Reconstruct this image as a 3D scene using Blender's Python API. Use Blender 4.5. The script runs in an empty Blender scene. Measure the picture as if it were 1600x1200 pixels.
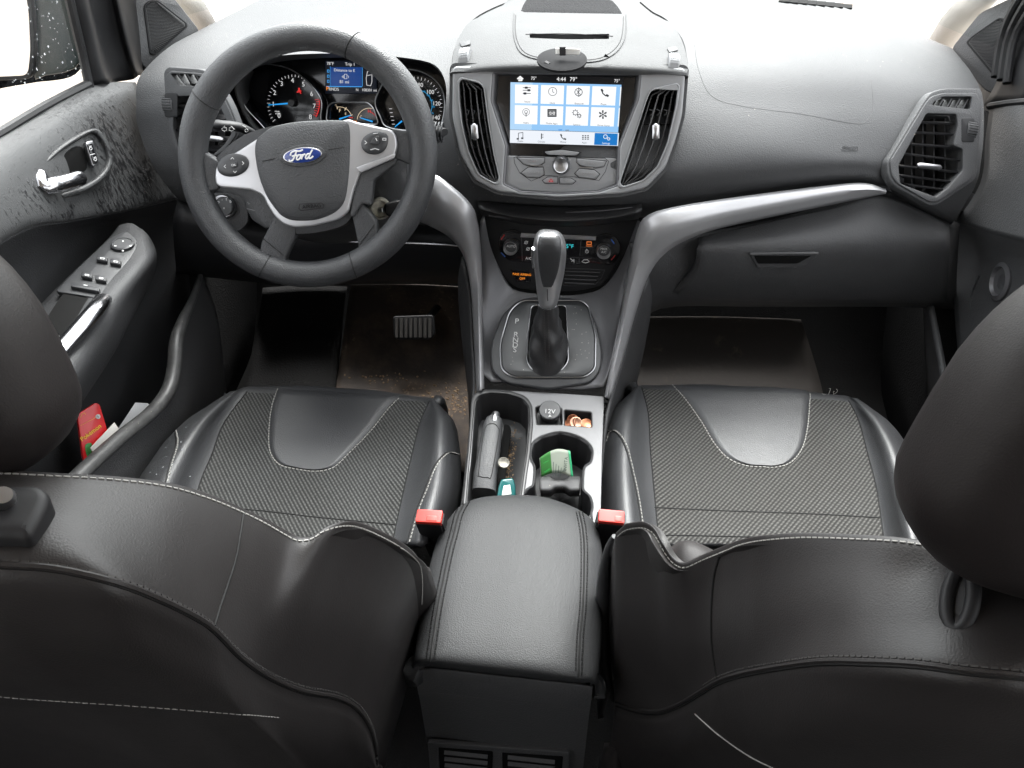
import bpy, bmesh, math, random
from mathutils import Vector, Matrix
from mathutils.bvhtree import BVHTree
random.seed(7)
S = bpy.context.scene
COL = S.collection
EXPO = 2.76
EM = 2.0 ** -EXPO
V = Vector
# ------------------------------------------------------------------ camera
F_PX = 1202.0
TH, PS, RO = math.radians(42), math.radians(6.2), math.radians(-0.5)
CAM = V((0.045, 0.0, 1.25))
cF = V((-math.sin(PS)*math.cos(TH), math.cos(PS)*math.cos(TH), -math.sin(TH)))
cR0 = V((math.cos(PS), math.sin(PS), 0)); cU0 = cR0.cross(cF)
cR = cR0*math.cos(RO) + cU0*math.sin(RO); cU = cU0*math.cos(RO) - cR0*math.sin(RO)
cam = bpy.data.objects.new('camera', bpy.data.cameras.new('camera')); COL.objects.link(cam)
cam.data.sensor_width = 36; cam.data.lens = F_PX/1600*36; cam.data.clip_start = .02; cam.data.clip_end = 900
cam.matrix_world = Matrix(((cR.x, cU.x, -cF.x, CAM.x), (cR.y, cU.y, -cF.y, CAM.y), (cR.z, cU.z, -cF.z, CAM.z), (0, 0, 0, 1)))
S.camera = cam
def ray(px, py): return cF + cR*((px-800)/F_PX) + cU*((600-py)/F_PX)
def W(px, py, **k):
    r = ray(px, py)
    if 'd' in k: return CAM + r*k['d']
    i = 'xyz'.index([a for a in k][0]); v = list(k.values())[0]
    return CAM + r*((v-CAM[i])/r[i])
def WD(l): return [W(a, b, d=c) for a, b, c in l]
def WY(l): return [W(a, b, y=c) for a, b, c in l]
def WX(l): return [W(a, b, x=c) for a, b, c in l]
def WZ(l): return [W(a, b, z=c) for a, b, c in l]
# ------------------------------------------------------------------ object helpers
def thing(name, label, cat, loc, group=None):
    o = bpy.data.objects.new(name, None); COL.objects.link(o); o.location = loc; o.empty_display_size = .05
    o['label'] = label; o['category'] = cat
    if group: o['group'] = group
    return o
def tag(o, label, cat, group=None):
    o['label'] = label; o['category'] = cat
    if group: o['group'] = group
    # own origin at the mesh centre-bottom
    me = o.data; vs = [v.co for v in me.vertices]
    c = V((sum(v.x for v in vs)/len(vs), sum(v.y for v in vs)/len(vs), min(v.z for v in vs)))
    me.transform(Matrix.Translation(-c)); o.location = c
    for k in o.children: k.location = -c
    return o
def link(name, me, m, parent=None, smooth=40, mods=()):
    o = bpy.data.objects.new(name, me); COL.objects.link(o)
    me.materials.clear(); me.materials.append(m)
    if smooth:
        for p in me.polygons: p.use_smooth = True
        me.set_sharp_from_angle(angle=math.radians(smooth))
    if parent is not None:
        o.parent = parent
        if parent.type == 'EMPTY': o.location = -parent.location
    for t, kw in mods:
        md = o.modifiers.new(t, t)
        for a, b in kw.items(): setattr(md, a, b)
    return o
SUB = lambda n=1: ('SUBSURF', dict(levels=n, render_levels=n))
SOL = lambda t, off=-1: ('SOLIDIFY', dict(thickness=t, offset=off))
BEV = lambda w, s=2: ('BEVEL', dict(width=w, segments=s, limit_method='ANGLE', angle_limit=math.radians(35)))
def mesh(vs, fs):
    me = bpy.data.meshes.new('m'); me.from_pydata([tuple(v) for v in vs], [], fs); me.update(); return me
class MB:
    def __init__(s): s.v = []; s.f = []
    def add(s, vs, fs):
        b = len(s.v); s.v += [V(v) for v in vs]; s.f += [tuple(i+b for i in f) for f in fs]; return s
    def addmesh(s, me):
        return s.add([v.co.copy() for v in me.vertices], [tuple(p.vertices) for p in me.polygons])
    def box(s, c, u, v, w):     # centre and three half vectors
        c, u, v, w = V(c), V(u), V(v), V(w)
        P = [c+u*a+v*b+w*d for a in (-1, 1) for b in (-1, 1) for d in (-1, 1)]
        return s.add(P, [(0, 1, 3, 2), (4, 6, 7, 5), (0, 4, 5, 1), (2, 3, 7, 6), (0, 2, 6, 4), (1, 5, 7, 3)])
    def tube(s, pts, r, n=8, cap=True, up=None, flat=1.0):
        pts = [V(p) for p in pts]; N = len(pts); R = r if isinstance(r, (list, tuple)) else [r]*N
        vs = []; prev = None
        for i, p in enumerate(pts):
            t = (pts[min(i+1, N-1)]-pts[max(i-1, 0)]).normalized()
            a = prev if prev is not None else (V(up) if up is not None else (V((0, 0, 1)) if abs(t.z) < .9 else V((1, 0, 0))))
            if up is not None: a = V(up)
            a = (a - t*a.dot(t)).normalized(); prev = a; b = t.cross(a)
            for k in range(n):
                q = 2*math.pi*k/n; vs.append(p + a*math.cos(q)*R[i]*flat + b*math.sin(q)*R[i])
        fs = [(i*n+k, i*n+(k+1) % n, (i+1)*n+(k+1) % n, (i+1)*n+k) for i in range(N-1) for k in range(n)]
        if cap: fs += [tuple(range(n-1, -1, -1)), tuple((N-1)*n+k for k in range(n))]
        return s.add(vs, fs)
    def ring(s, pts, r, n=8):   # closed tube
        pts = [V(p) for p in pts]; N = len(pts); vs = []
        nrm = V((0, 0, 0))
        for i in range(N): nrm += pts[i].cross(pts[(i+1) % N])
        c = sum(pts, V())/N; nrm = V()
        for i in range(N): nrm += (pts[i]-c).cross(pts[(i+1) % N]-c)
        nrm.normalize()
        for i, p in enumerate(pts):
            t = (pts[(i+1) % N]-pts[i-1]).normalized(); b = t.cross(nrm).normalized()
            rr = r[i] if isinstance(r, (list, tuple)) else r
            for k in range(n):
                q = 2*math.pi*k/n; vs.append(p + nrm*math.cos(q)*rr + b*math.sin(q)*rr)
        return s.add(vs, [(i*n+k, i*n+(k+1) % n, ((i+1) % N)*n+(k+1) % n, ((i+1) % N)*n+k) for i in range(N) for k in range(n)])
    def lathe(s, c, axis, prof, n=28, ref=None):   # prof: (radius, height along axis)
        axis = V(axis).normalized(); a = V(ref) if ref is not None else (V((1, 0, 0)) if abs(axis.x) < .9 else V((0, 1, 0)))
        a = (a-axis*a.dot(axis)).normalized(); b = axis.cross(a); vs = []
        for r, h in prof:
            for k in range(n):
                q = 2*math.pi*k/n; vs.append(V(c)+axis*h+a*math.cos(q)*r+b*math.sin(q)*r)
        m = len(prof)
        fs = [(i*n+k, i*n+(k+1) % n, (i+1)*n+(k+1) % n, (i+1)*n+k) for i in range(m-1) for k in range(n)]
        fs += [tuple(range(n-1, -1, -1)), tuple((m-1)*n+k for k in range(n))]
        return s.add(vs, fs)
    def grid(s, rows, closed=False):
        m = len(rows); n = len(rows[0]); vs = [p for r in rows for p in r]
        return s.add(vs, [(i*n+k, i*n+(k+1) % n, (i+1)*n+(k+1) % n, (i+1)*n+k) for i in range(m-1) for k in range(n if closed else n-1)])
    def build(s, name, m, parent=None, smooth=40, mods=()):
        me = mesh(s.v, s.f); bm = bmesh.new(); bm.from_mesh(me)
        bmesh.ops.recalc_face_normals(bm, faces=bm.faces) if s.rec else None
        bm.to_mesh(me); bm.free()
        return link(name, me, m, parent, smooth, mods)
    rec = True
def cr(pts, t, closed=False):
    N = len(pts)
    if closed: t = t % N
    i = int(t); i = min(i, N-2) if not closed else i; u = t-i
    g = (lambda k: pts[k % N]) if closed else (lambda k: pts[max(0, min(N-1, k))])
    p0, p1, p2, p3 = g(i-1), g(i), g(i+1), g(i+2)
    return ((p1*2) + (p2-p0)*u + (p0*2-p1*5+p2*4-p3)*u*u + (p1*3-p0-p2*3+p3)*u*u*u)*.5
def curve(pts, n):           # open Catmull-Rom, n samples, near-uniform arc length
    pts = [V(p) for p in pts]
    if len(pts) == 2: return [pts[0].lerp(pts[1], k/(n-1)) for k in range(n)]
    q = [cr(pts, (len(pts)-1)*k/(n*4-1)) for k in range(n*4)]
    L = [0]
    for a, b in zip(q, q[1:]): L.append(L[-1]+(b-a).length)
    out = []; j = 0
    for k in range(n):
        t = L[-1]*k/(n-1)
        while j < len(L)-2 and L[j+1] < t: j += 1
        out.append(q[j].lerp(q[j+1], (t-L[j])/max(1e-9, L[j+1]-L[j])))
    return out
def loop(pts, k=6):          # closed smooth loop (2D or 3D)
    pts = [V(p) for p in pts]; return [cr(pts, i/k, True) for i in range(len(pts)*k)]
def rp(pts, r, n=5):         # round the corners of a closed polygon
    pts = [V(p) for p in pts]; N = len(pts); out = []
    for i in range(N):
        p, a, b = pts[i], pts[i-1], pts[(i+1) % N]
        rr = r[i] if isinstance(r, (list, tuple)) else r
        la, lb = (a-p).length, (b-p).length; q = min(rr, la*.45, lb*.45)
        A = p+(a-p)*(q/la); B = p+(b-p)*(q/lb)
        for k in range(n+1):
            t = k/n; out.append(A*(1-t)**2+p*2*t*(1-t)+B*t*t)
    return out
def smooth_rows(rows, nu, nv):
    R = [curve(r, nu) for r in rows]
    cols = [[cr([r[i] for r in R], (len(R)-1)*j/(nv-1)) for j in range(nv)] for i in range(nu)]
    return [[cols[i][j] for i in range(nu)] for j in range(nv)]
def sheet(name, rows, nu, nv, m, parent=None, t=.01, smooth=60, mods=(), off=-1):
    b = MB(); b.rec = False; b.grid(smooth_rows(rows, nu, nv))
    # orient towards the camera
    me = mesh(b.v, b.f); c = sum((p.center for p in me.polygons), V())/len(me.polygons)
    s = sum((p.normal.dot(CAM-p.center)*p.area for p in me.polygons))
    if s < 0: me.flip_normals()
    return link(name, me, m, parent, smooth, ([SOL(t, off)] if t else [])+list(mods))
class Pl:
    """plane frame: origin, normal, u (image right)"""
    def __init__(s, O, n, u=(1, 0, 0)):
        s.O = V(O); s.n = V(n).normalized(); s.u = V(u); s.u = (s.u-s.n*s.u.dot(s.n)).normalized(); s.v = s.n.cross(s.u)
    def at(s, px, py, h=0):
        r = ray(px, py); return CAM + r*((s.O+s.n*h-CAM).dot(s.n)/r.dot(s.n))
    def lc(s, px, py, h=0):
        p = s.at(px, py, h)-s.O; return V((p.dot(s.u), p.dot(s.v)))
    def M(s, h=0):
        o = s.O+s.n*h
        return Matrix(((s.u.x, s.v.x, s.n.x, o.x), (s.u.y, s.v.y, s.n.y, o.y), (s.u.z, s.v.z, s.n.z, o.z), (0, 0, 0, 1)))
def flatmesh(outs, t, bev, M, seg=2):
    cu = bpy.data.curves.new('c', 'CURVE'); cu.dimensions = '2D'; cu.fill_mode = 'BOTH'
    e = max(t/2-bev, 0); cu.extrude = e; cu.bevel_depth = bev; cu.bevel_resolution = seg; cu.offset = -bev
    for o in outs:
        sp = cu.splines.new('POLY'); sp.points.add(len(o)-1); sp.use_cyclic_u = True
        for p, q in zip(sp.points, o): p.co = (q[0], q[1], 0, 1)
    ob = bpy.data.objects.new('c', cu); me = bpy.data.meshes.new_from_object(ob)
    bpy.data.objects.remove(ob); bpy.data.curves.remove(cu)
    bm = bmesh.new(); bm.from_mesh(me); bmesh.ops.remove_doubles(bm, verts=bm.verts, dist=1e-6)
    bmesh.ops.recalc_face_normals(bm, faces=bm.faces); bm.to_mesh(me); bm.free()
    me.transform(M @ Matrix.Translation((0, 0, -t/2)))
    return me
def plate(name, pl, out, t, h, m, parent=None, holes=(), bev=.0008, r=None, k=None, hr=None, hk=None, smooth=35, mb=None, mods=()):
    """flat part with its front face at height h on plane pl; out = pixel outline"""
    def prep(o, r, k):
        q = [pl.lc(a, b, h) for a, b in o]
        if k: q = loop(q, k)
        elif r: q = rp(q, r)
        return q
    outs = [prep(out, r, k)] + [prep(o, hr, hk) for o in holes]
    me = flatmesh(outs, t, bev, pl.M(h))
    if mb is not None: mb.addmesh(me); return mb
    return link(name, me, m, parent, smooth, mods)
def strip(pl, pts, w, h, t=.0008, mb=None, closed=False):
    """thin flat line drawn on a plane, through pixel points"""
    b = mb or MB()
    P = [pl.at(x, y, h) for x, y in pts]
    if closed: P = P+[P[0]]
    for a, c in zip(P, P[1:]):
        d = (c-a); L = d.length
        if L < 1e-7: continue
        d.normalize(); s = pl.n.cross(d)
        b.box((a+c)/2-pl.n*t/2, d*(L/2+w*.3), s*w/2, pl.n*t/2)
    return b
def text(name, s, pl, px, py, size, m, parent, h=.0006, dx=None, t=.0004, align='CENTER', mb=None, sx=1, font_shear=0):
    """size in photo pixels (cap height about 0.7); dx = image direction (pixels) of the baseline"""
    cu = bpy.data.curves.new('t', 'FONT'); cu.body = s; cu.align_x = align; cu.align_y = 'CENTER'
    a = pl.at(px, py, h); b = pl.at(px+(dx[0] if dx else 10), py+(dx[1] if dx else 0), h)
    u = (b-a) if dx else pl.u*(b-a).length; mpp = u.length/(math.hypot(*dx) if dx else 10); u.normalize()
    v = pl.n.cross(u); cu.size = size*mpp; cu.extrude = t/2; cu.shear = font_shear
    ob = bpy.data.objects.new('t', cu); me = bpy.data.meshes.new_from_object(ob)
    bpy.data.objects.remove(ob); bpy.data.curves.remove(cu)
    if sx != 1: me.transform(Matrix.Diagonal((sx, 1, 1, 1)))
    me.transform(Matrix(((u.x, v.x, pl.n.x, a.x), (u.y, v.y, pl.n.y, a.y), (u.z, v.z, pl.n.z, a.z), (0, 0, 0, 1))))
    if mb is not None: mb.addmesh(me); return
    return link(name, me, m, parent, 0)
def ev_mesh(o):
    dg = bpy.context.evaluated_depsgraph_get(); dg.update()
    return bpy.data.meshes.new_from_object(o.evaluated_get(dg), depsgraph=dg)
def bake(o):
    me = ev_mesh(o); m = o.data.materials[0]; o.modifiers.clear(); o.data = me
    if not me.materials: me.materials.append(m)
    return o
def cut(o, *cutters):
    """subtract meshes from an object for good"""
    bpy.context.view_layer.update(); bake(o)
    for cutter in cutters:
        c = bpy.data.objects.new('cutter', cutter); COL.objects.link(c); c.location = o.location
        n0 = len(o.data.polygons); d0 = o.dimensions.copy(); done = False
        for sv, slf in (('EXACT', False), ('EXACT', True), ('FAST', False)):
            md = o.modifiers.new('b', 'BOOLEAN'); md.operation = 'DIFFERENCE'; md.solver = sv; md.object = c
            if sv == 'EXACT': md.use_self = slf
            bpy.context.view_layer.update(); me = ev_mesh(o); xs = [v.co.x for v in me.vertices]; o.modifiers.clear()
            if xs and max(xs)-min(xs) > d0.x*.9 and len(me.polygons) > n0*.6:
                m = o.data.materials[0]; o.data = me; done = True
                break
        if not done: print('CUT FAILED', o.name)
        bpy.data.objects.remove(c)
    for p in o.data.polygons: p.use_smooth = True
    o.data.set_sharp_from_angle(angle=math.radians(38))
    return o
class Surf:
    """ray-casts pixels onto an already built object so details lie on its surface"""
    def __init__(s, *obs):
        s.t = []
        bpy.context.view_layer.update()
        for o in obs:
            me = ev_mesh(o); mw = o.matrix_world
            s.t.append(BVHTree.FromPolygons([mw @ v.co for v in me.vertices], [tuple(p.vertices) for p in me.polygons]))
            bpy.data.meshes.remove(me)
    def hit(s, px, py):
        r = ray(px, py).normalized(); best = None
        for t in s.t:
            h = t.ray_cast(CAM, r)
            if h[0] is not None and (best is None or h[3] < best[2]):
                n = h[1] if h[1].dot(r) < 0 else -h[1]; best = (h[0], n, h[3])
        return best
    def pts(s, l, off=0, n=None):
        if n: l = [(p.x, p.y) for p in curve([V((a, b)) for a, b in l], n)]
        out = []
        for a, b in l:
            h = s.hit(a, b)
            if h: out.append((h[0]+h[1]*off, h[1]))
        return out
def seam(name, sf, l, r, m, parent, off=0, n=40, flat=.5):
    P = sf.pts(l, off, n)
    if len(P) < 3: print('SEAM MISS', name, len(P)); return None
    b = MB()
    pts = [p for p, _ in P]
    b.tube(pts, r, 6, True)
    return b.build(name, m, parent)
def stitches(name, sf, l, m, parent, pitch=.0055, ln=.0036, r=.0006, off=.0004, n=200, sub=None):
    P = sf.pts(l, off, n)
    if len(P) < 3: print('STITCH MISS', name, len(P)); return None
    b = MB(); acc = 0; start = None
    L = 0; Q = [(0, P[0])]
    for a, c in zip(P, P[1:]):
        if (c[0]-a[0]).length > .05: continue
        L += (c[0]-a[0]).length; Q.append((L, c))
    def pos(t):
        for (l0, a), (l1, c) in zip(Q, Q[1:]):
            if l1 >= t: return a[0].lerp(c[0], (t-l0)/max(1e-9, l1-l0)), a[1]
        return Q[-1][1]
    k = int(L/pitch)
    for i in range(k):
        a, na = pos(i*pitch); c, _ = pos(i*pitch+ln)
        d = (c-a)
        if d.length < 1e-6: continue
        d.normalize(); s = na.cross(d)
        b.box((a+c)/2, (c-a)*.5, s*r, na*r*.7)
    return b.build(name, m, parent, 0)
def patch(name, sf, left, right, nu, nv, off, m, parent, edge=-.003, mods=(), inb=.06):
    """padded panel between two pixel boundary curves, laid on a surface"""
    Lc = curve([V(p) for p in left], nv); Rc = curve([V(p) for p in right], nv)
    rows = []
    for j in range(nv):
        row = []
        for i in range(nu):
            q = Lc[j].lerp(Rc[j], i/(nu-1)); h = sf.hit(q.x, q.y)
            if h is None: h = last
            last = h
            e = 1 if 0 < i < nu-1 and 0 < j < nv-1 else 0
            row.append(h[0]+h[1]*(off if e else off+edge))
        rows.append(row)
    b = MB(); b.rec = False; b.grid(rows); me = mesh(b.v, b.f)
    if sum((p.normal.dot(CAM-p.center)*p.area for p in me.polygons)) < 0: me.flip_normals()
    return link(name, me, m, parent, 70, mods)
# ------------------------------------------------------------------ materials
def newmat(name):
    m = bpy.data.materials.new(name); m.use_nodes = True; nt = m.node_tree; nt.nodes.clear()
    o = nt.nodes.new('ShaderNodeOutputMaterial'); b = nt.nodes.new('ShaderNodeBsdfPrincipled'); nt.links.new(b.outputs[0], o.inputs[0])
    return m, nt, b, o
def nd(nt, t, **k):
    n = nt.nodes.new(t)
    for a, v in k.items():
        if a in n.inputs: n.inputs[a].default_value = v
        else: setattr(n, a, v)
    return n
def c3(c): return (c, c, c, 1) if not isinstance(c, (tuple, list)) else (*c[:3], 1)
def mat(name, base, rough=.5, metal=0, grain=None, spec=.5, vary=.0, vscale=6, rvary=.0, coat=0, dust=0, **kw):
    m, nt, b, o = newmat(name)
    b.inputs['Base Color'].default_value = c3(base); b.inputs['Roughness'].default_value = rough
    b.inputs['Metallic'].default_value = metal; b.inputs['Specular IOR Level'].default_value = spec
    b.inputs['Coat Weight'].default_value = coat
    tc = nd(nt, 'ShaderNodeTexCoord'); L = nt.links.new
    if vary or rvary:
        n = nd(nt, 'ShaderNodeTexNoise', Scale=vscale, Detail=6, Roughness=.62); L(tc.outputs['Object'], n.inputs['Vector'])
        if vary:
            cr_ = nd(nt, 'ShaderNodeValToRGB'); e = cr_.color_ramp.elements
            bb = c3(base); e[0].color = (bb[0]*(1-vary), bb[1]*(1-vary), bb[2]*(1-vary), 1); e[1].color = (bb[0]*(1+vary), bb[1]*(1+vary), bb[2]*(1+vary), 1)
            e[0].position = .3; e[1].position = .7
            L(n.outputs['Fac'], cr_.inputs[0]); L(cr_.outputs[0], b.inputs['Base Color'])
        if rvary:
            mr = nd(nt, 'ShaderNodeMapRange'); mr.inputs[1].default_value = .3; mr.inputs[2].default_value = .7
            mr.inputs[3].default_value = rough-rvary; mr.inputs[4].default_value = rough+rvary
            L(n.outputs['Fac'], mr.inputs[0]); L(mr.outputs[0], b.inputs['Roughness'])
    if dust:
        src = b.inputs['Base Color'].links[0].from_socket if b.inputs['Base Color'].links else None
        v = nd(nt, 'ShaderNodeTexVoronoi', Scale=160); L(tc.outputs['Object'], v.inputs['Vector'])
        lt = nd(nt, 'ShaderNodeMath', operation='LESS_THAN'); lt.inputs[1].default_value = .10; L(v.outputs['Distance'], lt.inputs[0])
        n2 = nd(nt, 'ShaderNodeTexNoise', Scale=9, Detail=3); L(tc.outputs['Object'], n2.inputs['Vector'])
        g = nd(nt, 'ShaderNodeMath', operation='GREATER_THAN'); g.inputs[1].default_value = 1-dust; L(n2.outputs['Fac'], g.inputs[0])
        mu = nd(nt, 'ShaderNodeMath', operation='MULTIPLY'); L(lt.outputs[0], mu.inputs[0]); L(g.outputs[0], mu.inputs[1])
        mx = nd(nt, 'ShaderNodeMix', data_type='RGBA'); L(mu.outputs[0], mx.inputs[0])
        if src: L(src, mx.inputs[6])
        else: mx.inputs[6].default_value = c3(base)
        mx.inputs[7].default_value = (.32, .29, .25, 1); L(mx.outputs[2], b.inputs['Base Color'])
    if grain:
        sc, st = grain[:2]
        v = nd(nt, 'ShaderNodeTexVoronoi', Scale=sc, feature='SMOOTH_F1'); L(tc.outputs['Object'], v.inputs['Vector'])
        n3 = nd(nt, 'ShaderNodeTexNoise', Scale=sc*.8, Detail=2); L(tc.outputs['Object'], n3.inputs['Vector'])
        ad = nd(nt, 'ShaderNodeMath', operation='ADD'); L(v.outputs['Distance'], ad.inputs[0]); L(n3.outputs['Fac'], ad.inputs[1])
        n4 = nd(nt, 'ShaderNodeTexNoise', Scale=14, Detail=3); L(tc.outputs['Object'], n4.inputs['Vector'])
        bu0 = nd(nt, 'ShaderNodeBump', Strength=.12, Distance=.004 if len(grain) < 3 else grain[2]); L(n4.outputs['Fac'], bu0.inputs['Height'])
        bu = nd(nt, 'ShaderNodeBump', Strength=st, Distance=.0008); L(ad.outputs[0], bu.inputs['Height']); L(bu0.outputs[0], bu.inputs['Normal'])
        L(bu.outputs[0], b.inputs['Normal'])
    return m
def emit(name, col, s=1.0):
    m, nt, b, o = newmat(name); b.inputs['Base Color'].default_value = (.01, .01, .01, 1); b.inputs['Roughness'].default_value = .3
    b.inputs['Emission Color'].default_value = c3(col); b.inputs['Emission Strength'].default_value = s*EM
    b.inputs['Specular IOR Level'].default_value = .15
    return m
M = {}
M['dash'] = mat('dash_plastic', (.056, .057, .059), .60, grain=(700, .55), spec=.32, vary=.08, vscale=5, rvary=.05, dust=.38)
M['dash_low'] = mat('lower_dash_plastic', (.044, .0445, .046), .56, grain=(520, .5), spec=.4, vary=.08)
M['door'] = mat('door_plastic', (.05, .051, .053), .5, grain=(480, .5), vary=.1)
M['leather'] = mat('black_leather', (.029, .0297, .0315), .43, grain=(750, .35, .009), spec=.5, vary=.12, vscale=8, rvary=.06)
M['mount'] = mat('mount_plastic', (.012, .012, .013), .75, spec=.08)
M['back_leather'] = mat('backrest_leather', (.019, .0172, .017), .47, grain=(850, .16, .005), spec=.34, vary=.12, vscale=5, rvary=.07)
M['wheel'] = mat('wheel_leather', (.030, .031, .033), .46, grain=(700, .6), spec=.45, vary=.12, vscale=25, rvary=.06)
M['hub'] = mat('airbag_plastic', (.042, .043, .045), .48, grain=(560, .7), spec=.4)
M['silver'] = mat('silver_trim', (.40, .40, .41), .42, metal=.5, grain=(900, .06), vary=.04)
M['silver_dark'] = mat('grey_satin_trim', (.10, .10, .105), .42, metal=.35, vary=.05)
M['stack'] = mat('stack_grey_paint', (.22, .223, .228), .42, metal=.2, grain=(800, .1), vary=.04)
M['stacktop'] = mat('stack_top_plastic', (.050, .051, .052), .62, grain=(600, .4), spec=.22, vary=.12, vscale=12)
M['chrome'] = mat('chrome', (.42, .42, .435), .2, metal=1)
M['satin'] = mat('satin_chrome', (.40, .40, .41), .3, metal=1)
M['gloss'] = mat('gloss_black', (.008, .008, .009), .12, spec=.5)
M['black'] = mat('matte_black', (.010, .010, .011), .55, spec=.3, dust=.35)
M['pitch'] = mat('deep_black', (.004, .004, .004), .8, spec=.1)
M['button'] = mat('button_grey', (.03, .031, .033), .4, grain=(900, .1))
M['stitch'] = mat('grey_thread', (.24, .235, .22), .7)
M['arm'] = mat('armrest_leather', (.024, .0245, .0255), .55, grain=(900, .45, .003), spec=.30)
M['tray'] = mat('tray_silver', (.20, .20, .204), .62, metal=.1, spec=.3, vary=.08, dust=.4)
M['fine_seam'] = mat('pressed_line', (.018, .018, .019), .6)
M['dstitch'] = mat('dark_thread', (.03, .028, .027), .7)
M['seam'] = mat('seam_dark', (.008, .008, .008), .6, spec=.2)
M['red'] = mat('red_plastic', (.42, .022, .014), .4, spec=.5)
M['carpet'] = mat('carpet', (.012, .012, .012), .9, grain=(300, 1), spec=.1)
M['door_low'] = mat('door_lower_plastic', (.028, .0285, .03), .6, grain=(600, .4), spec=.3)
M['rubber'] = mat('black_rubber', (.012, .012, .013), .5, spec=.4)
M['white_ink'] = emit('white_ink', (.9, .9, .9), .75)
M['ink'] = mat('pale_print', (.6, .6, .6), .6)
M['dim_ink'] = mat('dim_print', (.28, .28, .28), .6)
M['beige'] = mat('pillar_cloth', (.72, .70, .66), .85, grain=(400, .4))
M['paper'] = mat('white_paper', (.72, .70, .66), .8, vary=.06)
# ------------------------------------------------------------------ special materials
def fabric_mat(name, ang, period=.0050, base=(.050, .051, .05)):
    m, nt, b, o = newmat(name); L = nt.links.new
    b.inputs['Roughness'].default_value = .8; b.inputs['Specular IOR Level'].default_value = .25
    tc = nd(nt, 'ShaderNodeTexCoord')
    def wave(a, per, dist=0.):
        mp = nd(nt, 'ShaderNodeMapping'); mp.inputs['Rotation'].default_value = (0, 0, math.radians(a)); L(tc.outputs['Object'], mp.inputs['Vector'])
        w = nd(nt, 'ShaderNodeTexWave', Scale=.3142/per, Distortion=dist); w.inputs['Detail Scale'].default_value = 2.; L(mp.outputs[0], w.inputs['Vector']); return w
    w1 = wave(ang, period, .5); w2 = wave(ang+78, period*1.15, .6)
    mr = nd(nt, 'ShaderNodeMapRange'); mr.inputs[1].default_value = 0; mr.inputs[2].default_value = 1; mr.inputs[3].default_value = .55; mr.inputs[4].default_value = 1
    L(w2.outputs['Fac'], mr.inputs[0])
    mu = nd(nt, 'ShaderNodeMath', operation='MULTIPLY'); L(w1.outputs['Fac'], mu.inputs[0]); L(mr.outputs[0], mu.inputs[1])
    r = nd(nt, 'ShaderNodeValToRGB'); e = r.color_ramp.elements; e[0].position = .15; e[1].position = .8
    e[0].color = (base[0]*.38, base[1]*.38, base[2]*.38, 1); e[1].color = (base[0]*1.55, base[1]*1.55, base[2]*1.55, 1); L(mu.outputs[0], r.inputs[0])
    n = nd(nt, 'ShaderNodeTexNoise', Scale=7, Detail=5); L(tc.outputs['Object'], n.inputs['Vector'])
    mx = nd(nt, 'ShaderNodeMix', data_type='RGBA', blend_type='MULTIPLY'); mx.inputs[0].default_value = .45
    r2 = nd(nt, 'ShaderNodeValToRGB'); r2.color_ramp.elements[0].position = .3; r2.color_ramp.elements[1].position = .7; r2.color_ramp.elements[0].color = (.55, .52, .48, 1)
    L(n.outputs['Fac'], r2.inputs[0]); L(r.outputs[0], mx.inputs[6]); L(r2.outputs[0], mx.inputs[7]); L(mx.outputs[2], b.inputs['Base Color'])
    bu = nd(nt, 'ShaderNodeBump', Strength=.8, Distance=.0015); L(mu.outputs[0], bu.inputs['Height']); L(bu.outputs[0], b.inputs['Normal'])
    return m
M['fabric_d'] = fabric_mat('ribbed_seat_cloth', -38)
M['fabric_p'] = fabric_mat('ribbed_seat_cloth_dusty', 38, base=(.052, .0515, .049))
def dirty_mat(name, base, dirt, th=.5, sc=7, sc2=60):
    m, nt, b, o = newmat(name); L = nt.links.new; b.inputs['Roughness'].default_value = .75; b.inputs['Specular IOR Level'].default_value = .25
    tc = nd(nt, 'ShaderNodeTexCoord'); n = nd(nt, 'ShaderNodeTexNoise', Scale=sc, Detail=9, Roughness=.7); L(tc.outputs['Object'], n.inputs['Vector'])
    r = nd(nt, 'ShaderNodeValToRGB'); e = r.color_ramp.elements; e[0].position = th-.06; e[1].position = th+.16; e[0].color = c3(base); e[1].color = c3(dirt); L(n.outputs['Fac'], r.inputs[0])
    n2 = nd(nt, 'ShaderNodeTexNoise', Scale=sc2, Detail=4, Roughness=.7); L(tc.outputs['Object'], n2.inputs['Vector'])
    r2 = nd(nt, 'ShaderNodeValToRGB'); r2.color_ramp.elements[0].position = .57; r2.color_ramp.elements[1].position = .66; r2.color_ramp.elements[0].color = (0, 0, 0, 1)
    n5 = nd(nt, 'ShaderNodeTexNoise', Scale=5, Detail=2); L(tc.outputs['Object'], n5.inputs['Vector'])
    r5 = nd(nt, 'ShaderNodeValToRGB'); r5.color_ramp.elements[0].position = .5; r5.color_ramp.elements[1].position = .62; L(n5.outputs['Fac'], r5.inputs[0])
    mm = nd(nt, 'ShaderNodeMath', operation='MULTIPLY'); L(r2.outputs[0], mm.inputs[0]); L(r5.outputs[0], mm.inputs[1]); L(n2.outputs['Fac'], r2.inputs[0])
    mx = nd(nt, 'ShaderNodeMix', data_type='RGBA'); L(mm.outputs[0], mx.inputs[0]); L(r.outputs[0], mx.inputs[6]); mx.inputs[7].default_value = (.20, .155, .11, 1)
    L(mx.outputs[2], b.inputs['Base Color'])
    bu = nd(nt, 'ShaderNodeBump', Strength=.5, Distance=.002); L(n2.outputs['Fac'], bu.inputs['Height']); L(bu.outputs[0], b.inputs['Normal'])
    return m
M['mat_d'] = dirty_mat('muddy_floor_mat', (.034, .028, .024), (.095, .070, .052), .5, 6, 70)
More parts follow.
